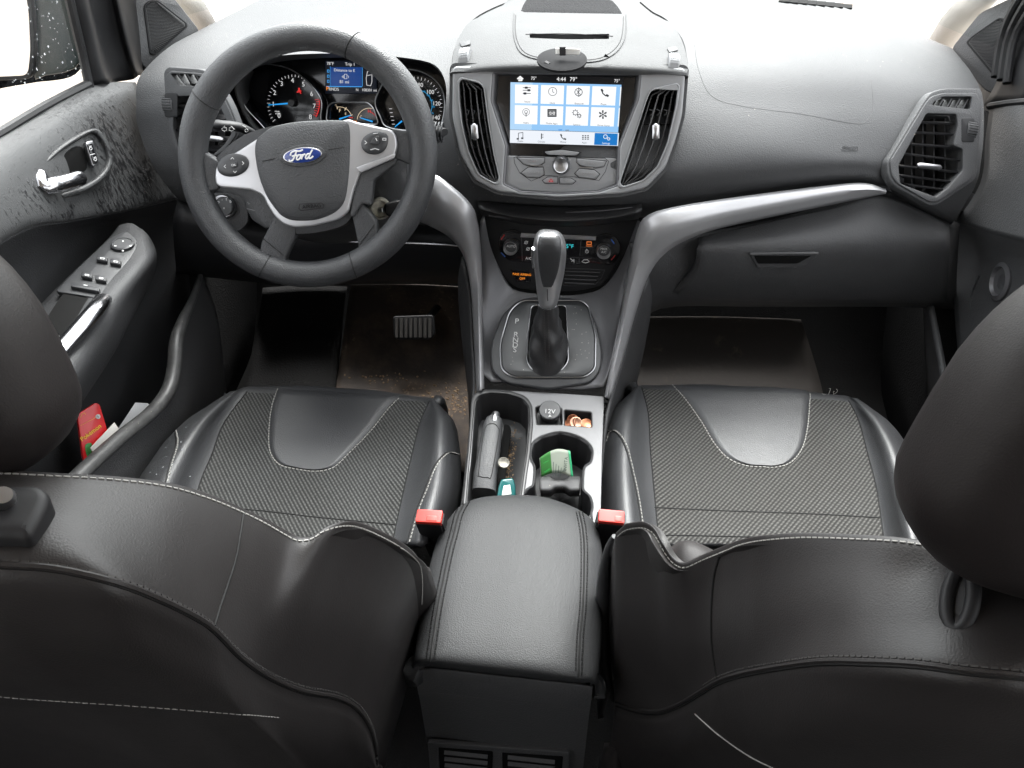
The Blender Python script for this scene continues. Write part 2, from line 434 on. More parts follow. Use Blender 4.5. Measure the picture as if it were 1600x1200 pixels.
M['mat_p'] = dirty_mat('dusty_floor_mat', (.036, .032, .029), (.060, .051, .045), .6, 5, 18)
def wet_mat(name, base):
    """door plastic with rain streaks running down it"""
    m, nt, b, o = newmat(name); L = nt.links.new; tc = nd(nt, 'ShaderNodeTexCoord')
    mp = nd(nt, 'ShaderNodeMapping'); mp.inputs['Scale'].default_value = (1, 1, .26); mp.inputs['Rotation'].default_value = (math.radians(-16), 0, 0); L(tc.outputs['Object'], mp.inputs['Vector'])
    n = nd(nt, 'ShaderNodeTexNoise', Scale=230, Detail=4, Roughness=.6, Distortion=.4); L(mp.outputs[0], n.inputs['Vector'])
    # streaks gather towards the hinge end of the door (object-space mask)
    sx = nd(nt, 'ShaderNodeSeparateXYZ'); L(tc.outputs['Object'], sx.inputs[0])
    my = nd(nt, 'ShaderNodeMapRange'); my.inputs[1].default_value = .78; my.inputs[2].default_value = 1.06; my.inputs[3].default_value = -.01; my.inputs[4].default_value = .105; L(sx.outputs['Y'], my.inputs[0])
    n6 = nd(nt, 'ShaderNodeTexNoise', Scale=7, Detail=3); L(tc.outputs['Object'], n6.inputs['Vector'])
    mz = nd(nt, 'ShaderNodeMapRange'); mz.inputs[1].default_value = .35; mz.inputs[2].default_value = .65; mz.inputs[3].default_value = -.07; mz.inputs[4].default_value = .07; L(n6.outputs['Fac'], mz.inputs[0])
    a1 = nd(nt, 'ShaderNodeMath', operation='ADD'); L(n.outputs['Fac'], a1.inputs[0]); L(my.outputs[0], a1.inputs[1])
    a2 = nd(nt, 'ShaderNodeMath', operation='ADD'); L(a1.outputs[0], a2.inputs[0]); L(mz.outputs[0], a2.inputs[1])
    r = nd(nt, 'ShaderNodeValToRGB'); e = r.color_ramp.elements; e[0].position = .615; e[1].position = .675; e[0].color = (0, 0, 0, 1); L(a2.outputs[0], r.inputs[0])
    mx = nd(nt, 'ShaderNodeMix', data_type='RGBA'); L(r.outputs[0], mx.inputs[0]); mx.inputs[6].default_value = c3(base); mx.inputs[7].default_value = (.014, .014, .015, 1)
    L(mx.outputs[2], b.inputs['Base Color'])
    mr = nd(nt, 'ShaderNodeMapRange'); mr.inputs[3].default_value = .52; mr.inputs[4].default_value = .30; L(r.outputs[0], mr.inputs[0]); L(mr.outputs[0], b.inputs['Roughness'])
    v = nd(nt, 'ShaderNodeTexNoise', Scale=520, Detail=2); L(tc.outputs['Object'], v.inputs['Vector'])
    bu = nd(nt, 'ShaderNodeBump', Strength=.35, Distance=.0008); L(v.outputs['Fac'], bu.inputs['Height'])
    bu2 = nd(nt, 'ShaderNodeBump', Strength=.4, Distance=.001); L(r.outputs[0], bu2.inputs['Height']); L(bu.outputs[0], bu2.inputs['Normal']); L(bu2.outputs[0], b.inputs['Normal'])
    return m
M['wet'] = wet_mat('rain_streaked_door_plastic', (.046, .047, .048))
def glass_mat(name, tint=(.93, .96, .96)):
    m = bpy.data.materials.new(name); m.use_nodes = True; nt = m.node_tree; nt.nodes.clear(); L = nt.links.new
    o = nd(nt, 'ShaderNodeOutputMaterial'); t = nd(nt, 'ShaderNodeBsdfTransparent'); t.inputs[0].default_value = (*tint, 1)
    g = nd(nt, 'ShaderNodeBsdfGlossy'); g.inputs['Roughness'].default_value = .02; f = nd(nt, 'ShaderNodeFresnel'); f.inputs[0].default_value = 1.45
    mx = nd(nt, 'ShaderNodeMixShader'); L(f.outputs[0], mx.inputs[0]); L(t.outputs[0], mx.inputs[1]); L(g.outputs[0], mx.inputs[2]); L(mx.outputs[0], o.inputs[0])
    return m
M['glass'] = glass_mat('window_glass')
M['teal'] = mat('teal_plastic', (.012, .10, .10), .15, spec=.6)
# ------------------------------------------------------------------ world and sun
w = bpy.data.worlds.new('World'); S.world = w; w.use_nodes = True; nt = w.node_tree
bg = nt.nodes['Background']; sky = nt.nodes.new('ShaderNodeTexSky'); sky.sky_type = 'NISHITA'; sky.sun_disc = False
SUN_EL, SUN_AZ = math.radians(55), math.radians(6)
sky.sun_elevation = SUN_EL; sky.sun_rotation = SUN_AZ; sky.dust_density = 4; sky.air_density = 1.2
hs = nt.nodes.new('ShaderNodeHueSaturation'); hs.inputs['Saturation'].default_value = .12
nt.links.new(sky.outputs[0], hs.inputs['Color']); nt.links.new(hs.outputs[0], bg.inputs[0]); bg.inputs[1].default_value = .15
sl = bpy.data.objects.new('sun', bpy.data.lights.new('sun', 'SUN')); COL.objects.link(sl)
sl.data.energy = 1.2; sl.data.angle = math.radians(35); sl.data.color = (1, .98, .95)
sd = V((math.sin(SUN_AZ)*math.cos(SUN_EL), math.cos(SUN_AZ)*math.cos(SUN_EL), math.sin(SUN_EL)))
sl.rotation_euler = sd.to_track_quat('Z', 'Y').to_euler(); sl.location = (0, 3, 6)
S.view_settings.view_transform = 'Standard'; S.view_settings.look = 'None'; S.view_settings.exposure = EXPO; S.view_settings.gamma = 1
# ------------------------------------------------------------------ setting
def struct(o): o['kind'] = 'structure'; return o
b = MB(); b.add([(-80, -80, -.45), (80, -80, -.45), (80, 160, -.45), (-80, 160, -.45)], [(0, 1, 2, 3)])
struct(b.build('ground', dirty_mat('pale_sandy_ground', (.17, .145, .12), (.24, .21, .18), .5, .7, 9), None, 0))
rows = [[V((x, y, z)) for x in ((-.80, -.4, 0, .4, .80) if z < .5 else (-.66, -.4, 0, .4, .66))] for y, z in ((-1.15, -.02), (.3, -.02), (.9, -.02), (1.3, 0), (1.45, .04), (1.60, .22), (1.68, .45), (1.70, .62))]
struct(sheet('cabin_floor', rows, 9, 20, M['carpet'], None, t=.02))
# ---- car shell pieces the cabin needs: windscreen, pillars, roof lining
FARC = [V((-.74, 1.42, .80)), V((-.5, 1.60, .82)), V((0, 1.72, .83)), V((.5, 1.60, .82)), V((.74, 1.45, .78))]
HEADR = [V((-.56, .72, 1.36)), V((-.3, .80, 1.375)), V((0, .84, 1.38)), V((.3, .80, 1.375)), V((.56, .72, 1.36))]
mid = [a.lerp(c, .5)+V((0, .03, .05)) for a, c in zip(FARC, HEADR)]
o = sheet('windscreen', [[p+V((0, .03, .0)) for p in FARC], mid, HEADR], 13, 9, M['glass'], None, t=0)
tag(o, 'clear curved windscreen glass sloping up from the far edge of the dashboard', 'windscreen')
rows = [[p+V((0, 0, .005)) for p in HEADR], [V((x, .3, 1.42)) for x in (-.57, -.3, 0, .3, .57)], [V((x, -.5, 1.42)) for x in (-.57, -.3, 0, .3, .57)], [V((x, -1.1, 1.38)) for x in (-.57, -.3, 0, .3, .57)]]
o = sheet('roof_lining', rows, 9, 9, M['beige'], None, t=.03, off=1)
tag(o, 'pale cloth roof lining stretched above the cabin behind the windscreen', 'roof lining')
def pillar(side, foot_px, label):
    s = side
    root = thing('windscreen_pillar', label, 'car pillar', W(*foot_px, d=1.46), 'windscreen pillars at the ends of the dashboard')
    f = W(*foot_px, d=1.46)+V((-s*.012, .06, 0))
    P = [f+V((s*.02, .06, -.06)), f+V((s*.012, .01, .0)), f.lerp(V((s*.60, .74, 1.36)), .33)+V((0, 0, .02)), f.lerp(V((s*.60, .74, 1.36)), .66)+V((0, 0, .025)), V((s*.60, .74, 1.37))]
    MB().tube(curve(P, 16), .034, 12, flat=.6, up=(0, .5, .8)).build('pillar_cover', M['beige'], root)
    return root
PL_L = pillar(-1, (268, 18), 'pale pillar cover rising from the dashboard end above the left tweeter grille')
PL_R = pillar(1, (1520, 44), 'pale pillar cover rising from the dashboard end above the right tweeter grille')
# ------------------------------------------------------------------ dashboard
dash = thing('dashboard', 'wide dark grey dashboard with silver trim, centre screen, gauges and air vents', 'dashboard', (0, 1.2, .55))
Lr = [
 [(760, -60, 1.7), (600, -60, 1.68), (450, -20, 1.6), (375, 15, 1.50), (310, 48, 1.42)],
 [(760, 20, 1.42), (600, 20, 1.42), (450, 40, 1.38), (350, 60, 1.34), (262, 75, 1.29)],
 [(760, 80, 1.26), (600, 85, 1.235), (450, 88, 1.20), (350, 98, 1.19), (218, 120, 1.19)],
 [(760, 150, 1.13), (600, 140, 1.17), (450, 140, 1.13), (340, 140, 1.12), (213, 160, 1.15)],
 [(760, 230, 1.08), (600, 230, 1.13), (450, 230, 1.10), (340, 210, 1.09), (216, 200, 1.13)],
 [(760, 300, 1.07), (600, 300, 1.10), (450, 300, 1.10), (340, 290, 1.08), (240, 260, 1.10)],
 [(760, 340, 1.12), (600, 345, 1.15), (450, 345, 1.15), (340, 330, 1.12), (278, 312, 1.11)],
 [(760, 350, 1.30), (600, 350, 1.32), (450, 345, 1.3), (340, 335, 1.25), (288, 318, 1.2)]]
Rr = [
 [(1000, -60, 1.7), (1150, -38, 1.67), (1300, 0, 1.62), (1400, 40, 1.58), (1487, 75, 1.54)],
 [(1000, 20, 1.42), (1200, 25, 1.42), (1350, 45, 1.42), (1450, 82, 1.41), (1517, 112, 1.41)],
 [(1000, 90, 1.22), (1200, 95, 1.24), (1350, 105, 1.27), (1450, 125, 1.29), (1535, 150, 1.33)],
 [(1000, 160, 1.12), (1200, 165, 1.15), (1350, 170, 1.19), (1450, 180, 1.22), (1537, 205, 1.26)],
 [(1000, 240, 1.06), (1200, 232, 1.09), (1350, 235, 1.14), (1450, 240, 1.18), (1533, 250, 1.22)],
 [(1000, 290, 1.05), (1200, 272, 1.08), (1350, 262, 1.13), (1430, 290, 1.16), (1524, 290, 1.20)],
 [(1000, 330, 1.10), (1200, 296, 1.11), (1350, 284, 1.15), (1440, 325, 1.17), (1490, 346, 1.20)],
 [(1000, 340, 1.25), (1200, 305, 1.25), (1350, 300, 1.28), (1440, 332, 1.28), (1485, 350, 1.28)]]
rows = [WY(list(reversed(a))+c) for a, c in zip(Lr, Rr)]
pad = sheet('dash_pad', rows, 61, 57, M['dash'], dash, t=.028, smooth=80)
# side caps so the ends are closed
CP = Pl(W(540, 150, y=1.235), (0, -math.cos(math.radians(24)), math.sin(math.radians(24))))
clus_out = [(368, 135), (378, 104), (400, 93), (440, 86), (500, 82), (560, 82), (630, 88), (676, 100), (700, 130), (705, 165), (694, 203), (640, 222), (560, 214), (480, 216), (430, 218), (396, 200), (376, 165)]
cutm = flatmesh([loop([CP.lc(a, b_, .06) for a, b_ in clus_out], 4)], .30, 0, CP.M(.20))
pad0 = Surf(pad)
hv = pad0.hit(1458, 232); OVR = Pl(hv[0], hv[1])
hl = pad0.hit(300, 185); OVL = Pl(hl[0], (hl[1]+V((.0, 0, 0))))
print('OVR', OVR.O, OVR.n, 'OVL', OVL.O, OVL.n)
pad.parent = None; pad.location = (0, 0, 0); cuts = [cutm]
openR = [(1448, 177), (1495, 178), (1497, 196), (1490, 227), (1505, 233), (1505, 266), (1481, 294), (1463, 308), (1407, 287), (1404, 259), (1432, 206)]
demR = [(1456, 164), (1462, 157), (1474, 151), (1519, 151), (1516, 171)]
frameR = [(1386, 252), (1393, 241), (1446, 154), (1455, 144), (1474, 138), (1530, 138), (1536, 145), (1534, 190), (1526, 280), (1467, 320), (1453, 322), (1397, 290), (1387, 275)]
openL = [(272, 150), (312, 150), (340, 158), (362, 208), (350, 226), (330, 244), (300, 250), (280, 238), (270, 200)]
demL = [(266, 115), (300, 116), (318, 122), (322, 136), (280, 134)]
frameL = [(255, 112), (262, 104), (316, 108), (334, 118), (360, 165), (376, 208), (352, 240), (305, 262), (276, 250), (262, 225)]
for pl, o_, d_ in ((OVR, openR, demR), (OVL, openL, demL)):
    for oo in (o_, d_):
        cuts.append(flatmesh([rp([pl.lc(a, b_, .006) for a, b_ in oo], .004)], .07, 0, pl.M(.03)))
cut(pad, *cuts)
pad.parent = dash; pad.location = -dash.location
def outer_vent(pl, frame, opn, dem, wheel, slats, lab, tabpx, flip):
    v = plate('side_vent', pl, frame, .014, .007, M['dash'], dash, holes=(opn, dem), bev=.002, r=.012, hr=.004)
    v['label'] = lab
    cen = (sum(a for a, _ in opn)/len(opn), sum(b for _, b in opn)/len(opn))
    ex = lambda o, s: [(cen[0]+(a-cen[0])*s, cen[1]+(b-cen[1])*s) for a, b in o]
    plate('vent_frame', pl, ex(frame, .93), .004, .0095, M['dash'], v, holes=(opn, dem), bev=.0012, r=.012, hr=.004)
    b = MB()
    for (x0, y0), (x1, y1) in slats:
        a, c = pl.at(x0, y0, .002), pl.at(x1, y1, .002); d = c-a
        b.box((a+c)/2-pl.n*.007, d/2, pl.n*.008+V((0, 0, -.003)), V((0, 0, .0011)))
    b.build('slats', M['black'], v)
    b = MB()
    for k in range(5):
        t = .15+.17*k; x = min(p[0] for p in opn)*(1-t)+max(p[0] for p in opn)*t
        a, c = pl.at(x, min(p[1] for p in opn)+10, -.018), pl.at(x, max(p[1] for p in opn)-8, -.018)
        b.box((a+c)/2, (c-a)/2, pl.n*.007, V((.0008, 0, 0)))
    plate('duct', pl, ex(opn, .98), .002, -.045, M['pitch'], v, r=.004); b.build('rear_slats', M['black'], v)
    b = MB()
    for k in range(4):
        x = dem[0][0]+8+13*k; y = (dem[0][1]+dem[-1][1])/2-3
        a, c = pl.at(x-5*flip, y+9, -.002), pl.at(x+5*flip, y-9, -.002)
        b.box((a+c)/2, (c-a)/2, pl.n*.006, pl.u*.0012)
    b.build('demister_slats', M['dash_low'], v)
    plate('demister_duct', pl, dem, .002, -.02, M['pitch'], v)
    # thumb wheel
    x, y = wheel; hw, hh = 8, 17
    plate('wheel_recess', pl, [(x-hw-2, y-hh-2), (x+hw+2, y-hh-2), (x+hw+2, y+hh+2), (x-hw-2, y+hh+2)], .002, .0102, M['black'], v, r=.004)
    b = MB(); c = pl.at(x, y, .0025); wax = pl.u; ww = (pl.at(x+hw, y, .006)-pl.at(x-hw, y, .006)).length/2
    b.lathe(c, wax, [(.0088, -ww), (.010, -ww*.8), (.010, ww*.8), (.0088, ww)], 26, pl.n)
    for p in b.v:
        q_ = (p-c).dot(pl.v); p += pl.v*q_*.6
    wo = b.build('thumb_wheel', M['dash'], v)
    b = MB()
    for k in range(13):
        q = math.radians(-90+15*k); d = pl.n*math.cos(q)+pl.v*math.sin(q)
        b.box(c+(pl.n*math.cos(q)+pl.v*math.sin(q)*1.6)*.010, wax*ww*.85, d*.0005, d.cross(wax)*.0005)
    b.build('wheel_ribs', M['seam'], v)
    x, y = tabpx; a, c = pl.at(x-19, y-1, .006), pl.at(x+19, y+3, .006)
    b = MB(); b.tube([a, a.lerp(c, .1), a.lerp(c, .9), c], [.002, .0042, .0042, .002], 10, flat=.7, up=pl.n); b.build('direction_tab', M['satin'], v)
    return v
sr = [((1440, 189), (1495, 191)), ((1430, 205), (1492, 208)), ((1420, 223), (1490, 228)), ((1412, 238), (1504, 249)), ((1406, 257), (1504, 268)), ((1407, 272), (1496, 283)), ((1420, 287), (1482, 295))]
outer_vent(OVR, frameR, openR, demR, (1513, 203), sr, 'angular side vent at the passenger end with a bright direction tab', (1452, 259), 1)
slf = [((272, 165), (342, 167)), ((271, 182), (352, 184)), ((271, 200), (360, 202)), ((273, 215), (357, 218)), ((277, 230), (345, 232)), ((284, 243), (325, 245))]
outer_vent(OVL, frameL, openL, demL, (267, 164), slf, 'side vent at the driver end, half hidden by the steering wheel', (330, 215), -1)
# airbag seam and embossed mark on the passenger pad
PS_ = Surf(pad)
seam('airbag_seam', PS_, [(1085, 70), (1092, 110), (1112, 150), (1160, 166), (1250, 178), (1335, 193), (1356, 187), (1364, 165), (1361, 125)], .0005, M['fine_seam'], pad, -.0002, 90)
h_ = PS_.hit(1327, 231); EMB = Pl(h_[0], h_[1])
b = strip(EMB, [(1317, 229), (1340, 229), (1341, 235), (1316, 235)], .0006, .0006, closed=True); text('x', 'AIRBAG', EMB, 1328, 232, 6, M['dim_ink'], None, mb=b)
b.build('embossed_mark', M['dash'], pad, 0)
# far cowl beyond the pad
b = MB()
for k in range(9):
    x = 1225+k*14; h_ = PS_.hit(x, 2+k*1.4)
    if h_: b.box(h_[0]+h_[1]*.002, V((.009, -.001, 0)), V((.003, .012, .0)), h_[1]*.001)
b.build('defrost_grille', M['pitch'], dash)
# tweeter corner panels
def tweeter(out, gr, x, lab):
    pl = Pl(W(*out[1], x=x), V((-1 if x > 0 else 1, -.55, .35)), (0, 1, 0) if x < 0 else (0, -1, 0))
    t = plate('tweeter_panel', pl, out, .02, 0, M['door'], None, bev=.003, r=.01)
    g = plate('grille', pl, gr, .004, .003, M['dash_low'], t, bev=.001, r=.012)
    plate('grille_rim', pl, [(a+(a-sum(p[0] for p in gr)/len(gr))*.10, c+(c-sum(p[1] for p in gr)/len(gr))*.10) for a, c in gr], .004, .0022, M['black'], t, holes=(gr,), r=.013, hr=.012)
    b = MB(); y0, y1 = min(p[1] for p in gr), max(p[1] for p in gr); k = y0+3
    while k < y1-2:
        xs = []
        for (ax, ay), (bx, by) in zip(gr, gr[1:]+gr[:1]):
            if (ay-k)*(by-k) < 0: xs.append(ax+(bx-ax)*(k-ay)/(by-ay))
        if len(xs) >= 2 and max(xs)-min(xs) > 6:
            xa, xb = min(xs)+2, max(xs)-2; n = 7
            P = [pl.at(xa+(xb-xa)*i/n, k-2.5*math.sin(math.pi*i/n)+(i-n/2)*.5, .0034) for i in range(n+1)]
            b.tube(P, .0006, 4)
        k += 2.2
    b.build('grille_ridges', M['seam'], g, 0)
    return tag(t, lab, 'speaker panel', 'tweeter panels')
tweeter([(206, -40), (252, -30), (314, 49), (232, 112), (218, 96)], [(227, 12), (234, 4), (246, 2), (289, 36), (290, 41), (243, 82), (236, 80)], -.735, 'triangular tweeter panel with ribbed grille at the driver end of the dashboard')
tweeter([(1485, 76), (1530, 20), (1600, -14), (1650, -20), (1602, 60), (1562, 152), (1536, 140)], [(1512, 66), (1520, 58), (1560, 30), (1573, 34), (1574, 48), (1561, 112), (1552, 114)], .735, 'triangular tweeter panel with ribbed grille at the passenger end of the dashboard')
# ------------------------------------------------------------------ instrument cluster
BLUE = emit('needle_blue', (.02, .35, .85), 1.0); BLUE2 = emit('scale_blue', (.03, .32, .62), .8); REDL = emit('warning_red', (.8, .03, .03), .9); ORNG = emit('orange_light', (1, .30, .03), 1.0)
SCR = emit('small_screen_black', (.004, .006, .012), 1); SCRB = emit('screen_blue_band', (.01, .05, .22), 1); SCRL = emit('screen_line_blue', (.05, .35, .8), 1)
cl = plate('instrument_cluster', CP, [(345, 70), (720, 70), (720, 235), (345, 235)], .006, -.052, M['gloss'], dash)
# tunnel walls of the recess
tw = [CP.lc(a, b_, .0) for a, b_ in clus_out]; tw = loop(tw, 4)
b = MB(); mo, mi = CP.M(.0), CP.M(-.05)
b.grid([[mo @ V((p[0]*1.0, p[1], 0)) for p in tw], [mi @ V((p[0], p[1], 0)) for p in tw]], closed=True); b.rec = False
b.build('cluster_hood', M['dash_low'], dash, 60, [SOL(.004, 0)])
podL = [(371, 128), (376, 111), (392, 102), (418, 100), (448, 106), (472, 120), (492, 140), (502, 158), (501, 178), (495, 195), (440, 201), (423, 208), (404, 190), (384, 168), (372, 145)]
podM = [(509, 190), (512, 166), (520, 160), (574, 160), (583, 168), (592, 195)]
podR = [(586, 162), (592, 142), (606, 120), (625, 109), (652, 110), (675, 121), (690, 138), (695, 160), (692, 186), (684, 198), (640, 204), (604, 198), (594, 182)]
def podring(out, k, r, nm):
    P = loop([CP.at(a, c, -.012) for a, c in out], k) if k else rp([CP.at(a, c, -.012) for a, c in out], r)
    MB().ring(P, .0011, 6).build(nm, M['satin'], cl)
    outs = [(CP.M(-.012).inverted() @ p) for p in P]
    c0 = sum(outs, V())/len(outs)
    # dark sleeve from the ring down to the face
    b = MB(); b.rec = False; b.grid([P, [p-CP.n*.038+(sum(P, V())/len(P)-p)*.04 for p in P]], closed=True); b.build('gauge_sleeve', M['gloss'], cl, 60, [SOL(.001, 0)])
podring(podL, 4, 0, 'gauge_bezel'); podring(podR, 4, 0, 'gauge_bezel'); podring(podM, 0, .008, 'gauge_bezel')
H = -.050
def ticks(cx, cy, r0, r1, a0, a1, n, w, mb, sq=1.0):
    for i in range(n):
        q = math.radians(a0+(a1-a0)*i/(n-1)); c_, s_ = math.cos(q), -math.sin(q)*sq
        rr = r0 if i % 5 else r0-1.5
        strip(CP, [(cx+rr*c_, cy+rr*s_), (cx+r1*c_, cy+r1*s_)], w, H+.0006, mb=mb)
    return mb
b = ticks(458, 162, 37.5, 40.5, 218, 62, 21, .0005, MB(), 1.12)
for s_, x, y in (('0', 436, 181), ('1', 427, 163), ('2', 429, 145), ('3', 440, 131), ('4', 457, 126), ('5', 474, 132), ('6', 487, 147), ('7', 491, 166), ('8', 485, 183)):
    text('n', s_, CP, x, y, 9.5, None, None, H+.0008, mb=b)
text('n', 'r/min', CP, 433, 174, 3.4, None, None, H+.0008, mb=b); text('n', 'x1000', CP, 434, 177.5, 3.2, None, None, H+.0008, mb=b)
b.build('tachometer_scale', M['white_ink'], cl, 0); b = MB()
ticks(650, 165, 38, 41, 118, -28, 19, .0005, b, 1.10)
for i in range(5): strip(CP, [(608+i*1.2, 170+i*6), (612+i*1.2, 170+i*6)], .0008, H+.0006, mb=b)
for s_, x, y in (('80', 657, 133), ('100', 672, 144), ('120', 682, 162), ('140', 681, 184)): text('n', s_, CP, x, y, 8.5, None, None, H+.0008, mb=b)
text('n', 'MPH', CP, 678, 191, 4, None, None, H+.0008, mb=b)
b.build('speedometer_scale', M['white_ink'], cl, 0)
b = MB()
arc = lambda cx, cy, r, a0, a1, n=16, sq=1: [(cx+r*math.cos(math.radians(a0+(a1-a0)*i/n)), cy-sq*r*math.sin(math.radians(a0+(a1-a0)*i/n))) for i in range(n+1)]
strip(CP, arc(458, 162, 41, 8, -30), .0012, H+.0006, mb=b); ticks(458, 162, 36, 40, 10, -28, 8, .0007, b)
b.build('red_scale', REDL, cl, 0); b = MB()
strip(CP, [(467, 138), (467.5, 141)], .0028, H+.0007, mb=b); strip(CP, [(464, 144), (470, 142)], .002, H+.0008, mb=b); strip(CP, [(466, 141), (470, 146)], .0016, H+.001, mb=b)
b.build('seat_belt_lamp', REDL, cl, 0); b = MB(); text('n', 'H', CP, 577, 174, 7, None, None, H+.0008, mb=b); strip(CP, arc(574, 188, 14, 70, 30, 6), .0008, H+.0007, mb=b)
strip(CP, [(545, 183.5), (551, 184)], .0012, H+.0007, mb=b)
b.build('red_marks', REDL, cl, 0)
b = MB(); strip(CP, arc(530, 187, 20, 100, 20), .0008, H+.0006, mb=b); strip(CP, arc(577, 188, 19, 175, 75), .0008, H+.0006, mb=b)
text('n', 'F', CP, 531, 173, 7, None, None, H+.0008, mb=b); text('n', 'E', CP, 540, 178, 5, None, None, H+.0008, mb=b); text('n', 'C', CP, 564, 183, 6, None, None, H+.0008, mb=b)
for q in (100, 60, 20): strip(CP, [(530+17*math.cos(math.radians(q)), 187-17*math.sin(math.radians(q))), (530+22*math.cos(math.radians(q)), 187-22*math.sin(math.radians(q)))], .001, H+.0009, mb=b)
b.build('small_gauge_marks', emit('warm_white', (.9, .72, .5), .8), cl, 0)
b = MB(); strip(CP, arc(650, 165, 25, 100, -40, 24), .0009, H+.0007, mb=b)
for s_, x, y in (('120', 651, 141), ('140', 662, 143), ('160', 669, 149), ('180', 674, 157), ('200', 677, 167), ('220', 675, 177), ('240', 671, 187)): text('n', s_, CP, x, y, 3.6, None, None, H+.0008, mb=b)
b.build('metric_scale', BLUE2, cl, 0)
def needle(a, c, w0, w1, hub=None):
    b = MB(); A, C = CP.at(*a, H+.006), CP.at(*c, H+.006); d = (C-A).normalized(); s_ = CP.n.cross(d)
    b.add([A+s_*w0, A-s_*w0, C-s_*w1, C+s_*w1]+[p-CP.n*.001 for p in (A+s_*w0, A-s_*w0, C-s_*w1, C+s_*w1)], [(0, 1, 2, 3), (4, 7, 6, 5), (0, 4, 5, 1), (1, 5, 6, 2), (2, 6, 7, 3), (3, 7, 4, 0)])
    n = b.build('needle', BLUE, cl, 0)
    if hub: MB().lathe(CP.at(*a, H), CP.n, [(hub, 0), (hub, .007), (hub*.9, .008)], 20).build('needle_hub', M['button'], cl)
needle((457, 161), (419, 164), .0014, .0006, .006); needle((628, 189), (617, 198), .0013, .0006); needle((530, 186), (548, 180), .0012, .0006); needle((582, 190), (563, 184), .0013, .0006)
b = MB()
# display
scr = plate('trip_display', CP, [(508, 95), (588, 95), (588, 146), (508, 146)], .003, H+.004, SCR, cl)
HD = H+.0046
disp = cl
plate('display_band', CP, [(516, 105), (565, 105), (565, 135), (516, 135)], .0006, HD, SCRB, disp)
b = MB(); strip(CP, [(510, 135), (565, 135.5)], .0012, HD+.0005, mb=b); strip(CP, [(516, 104), (516, 134)], .0005, HD+.0005, mb=b)
strip(CP, [(566, 104), (566, 135)], .0006, HD+.0005, mb=b)
for k in range(3): strip(CP, [(511.5, 109+8*k), (514, 109+8*k), (514, 113+8*k), (511.5, 113+8*k)], .0007, HD+.0005, mb=b, closed=True)
b.build('display_lines', SCRL, disp, 0)
b = MB()
text('n', "78°F", CP, 516, 99.5, 6, None, None, HD+.0006, mb=b); text('n', 'Trip 1', CP, 547, 100.5, 6.4, None, None, HD+.0006, mb=b)
text('n', 'Distance to E', CP, 538, 110, 5.6, None, None, HD+.0012, mb=b, sx=1.08); text('n', '81 mi', CP, 538, 128, 6.6, None, None, HD+.0012, mb=b)
strip(CP, [(538, 116), (542, 116), (542, 123), (538, 123)], .0006, HD+.0012, mb=b, closed=True); strip(CP, [(543, 118), (544.5, 119), (544.5, 122)], .0005, HD+.0012, mb=b); strip(CP, [(534, 120), (536.5, 118), (536.5, 122)], .0005, HD+.0012, mb=b, closed=True)
text('n', 'RNDS', CP, 521.5, 139.5, 6.2, None, None, HD+.0006, mb=b); text('n', 'N', CP, 558, 140.5, 5.4, None, None, HD+.0006, mb=b); text('n', '108301 mi', CP, 577, 141, 5.6, None, None, HD+.0006, mb=b)
strip(CP, [(574, 112), (580, 110), (581, 118), (581, 128), (579, 134), (573, 133), (572, 122)], .0008, HD+.0008, mb=b, closed=True); strip(CP, [(574, 118), (579, 117)], .0009, HD+.0008, mb=b)
b.build('display_text', M['white_ink'], disp, 0)
text('selected_gear', 'P', CP, 511.5, 138.5, 8, ORNG, cl, HD+.0006)
b = MB(); strip(CP, [(552, 189), (557, 189), (557, 192), (552, 192)], .0008, H+.003, mb=b, closed=True); b.build('warning_lamp', ORNG, cl, 0)
b = MB()
# column shroud below cluster
sheet('column_shroud', [WY([(425, 208, 1.10), (470, 196, 1.08), (530, 190, 1.07), (585, 196, 1.08), (620, 212, 1.10)]),
   WY([(405, 235, 1.03), (460, 220, 1.0), (525, 214, 1.0), (590, 222, 1.0), (635, 240, 1.04)]),
   WY([(402, 290, 1.03), (460, 300, 1.0), (525, 300, 1.0), (590, 310, 1.0), (632, 330, 1.04)]),
   WY([(430, 355, 1.08), (470, 370, 1.06), (525, 375, 1.06), (590, 372, 1.06), (628, 360, 1.08)]),
   WY([(440, 360, 1.2), (475, 372, 1.2), (525, 378, 1.2), (590, 375, 1.2), (625, 362, 1.2)])], 17, 17, M['dash_low'], dash, t=.004)
# ------------------------------------------------------------------ centre stack
M['slat'] = mat('slat_plastic', (.03, .03, .031), .25)
SP = Pl(W(885, 170, y=1.075), (0, -math.cos(math.radians(25)), math.sin(math.radians(25))))
face = [(707, 103), (1072, 106), (1066, 180), (1056, 218), (1040, 262), (1010, 294), (972, 303), (872, 309), (778, 300), (742, 282), (718, 240), (706, 180)]
vL = [(717, 130), (722, 124), (748, 130), (756, 138), (762, 187), (770, 237), (779, 278), (775, 286), (765, 282), (747, 271), (732, 237), (722, 195), (718, 160)]
vR = [(1017, 142), (1055, 133), (1059, 138), (1056, 165), (1050, 192), (1042, 225), (1027, 260), (1005, 281), (974, 291), (969, 286), (985, 237), (1001, 187), (1010, 158)]
bez = [(770, 113), (1002, 115), (998, 155), (968, 230), (966, 290), (936, 300), (872, 303), (812, 300), (786, 288), (790, 228), (767, 157)]
stack = plate('centre_stack', SP, face, .05, 0, M['stack'], dash, holes=(vL, vR, bez), bev=.003, r=.008, hr=.003)
plate('stack_rim', SP, [(a+(a-885)*.022, c+(c-200)*.035) for a, c in face], .06, -.006, M['dash'], dash, holes=(face,), bev=.004, r=.01, hr=.006)
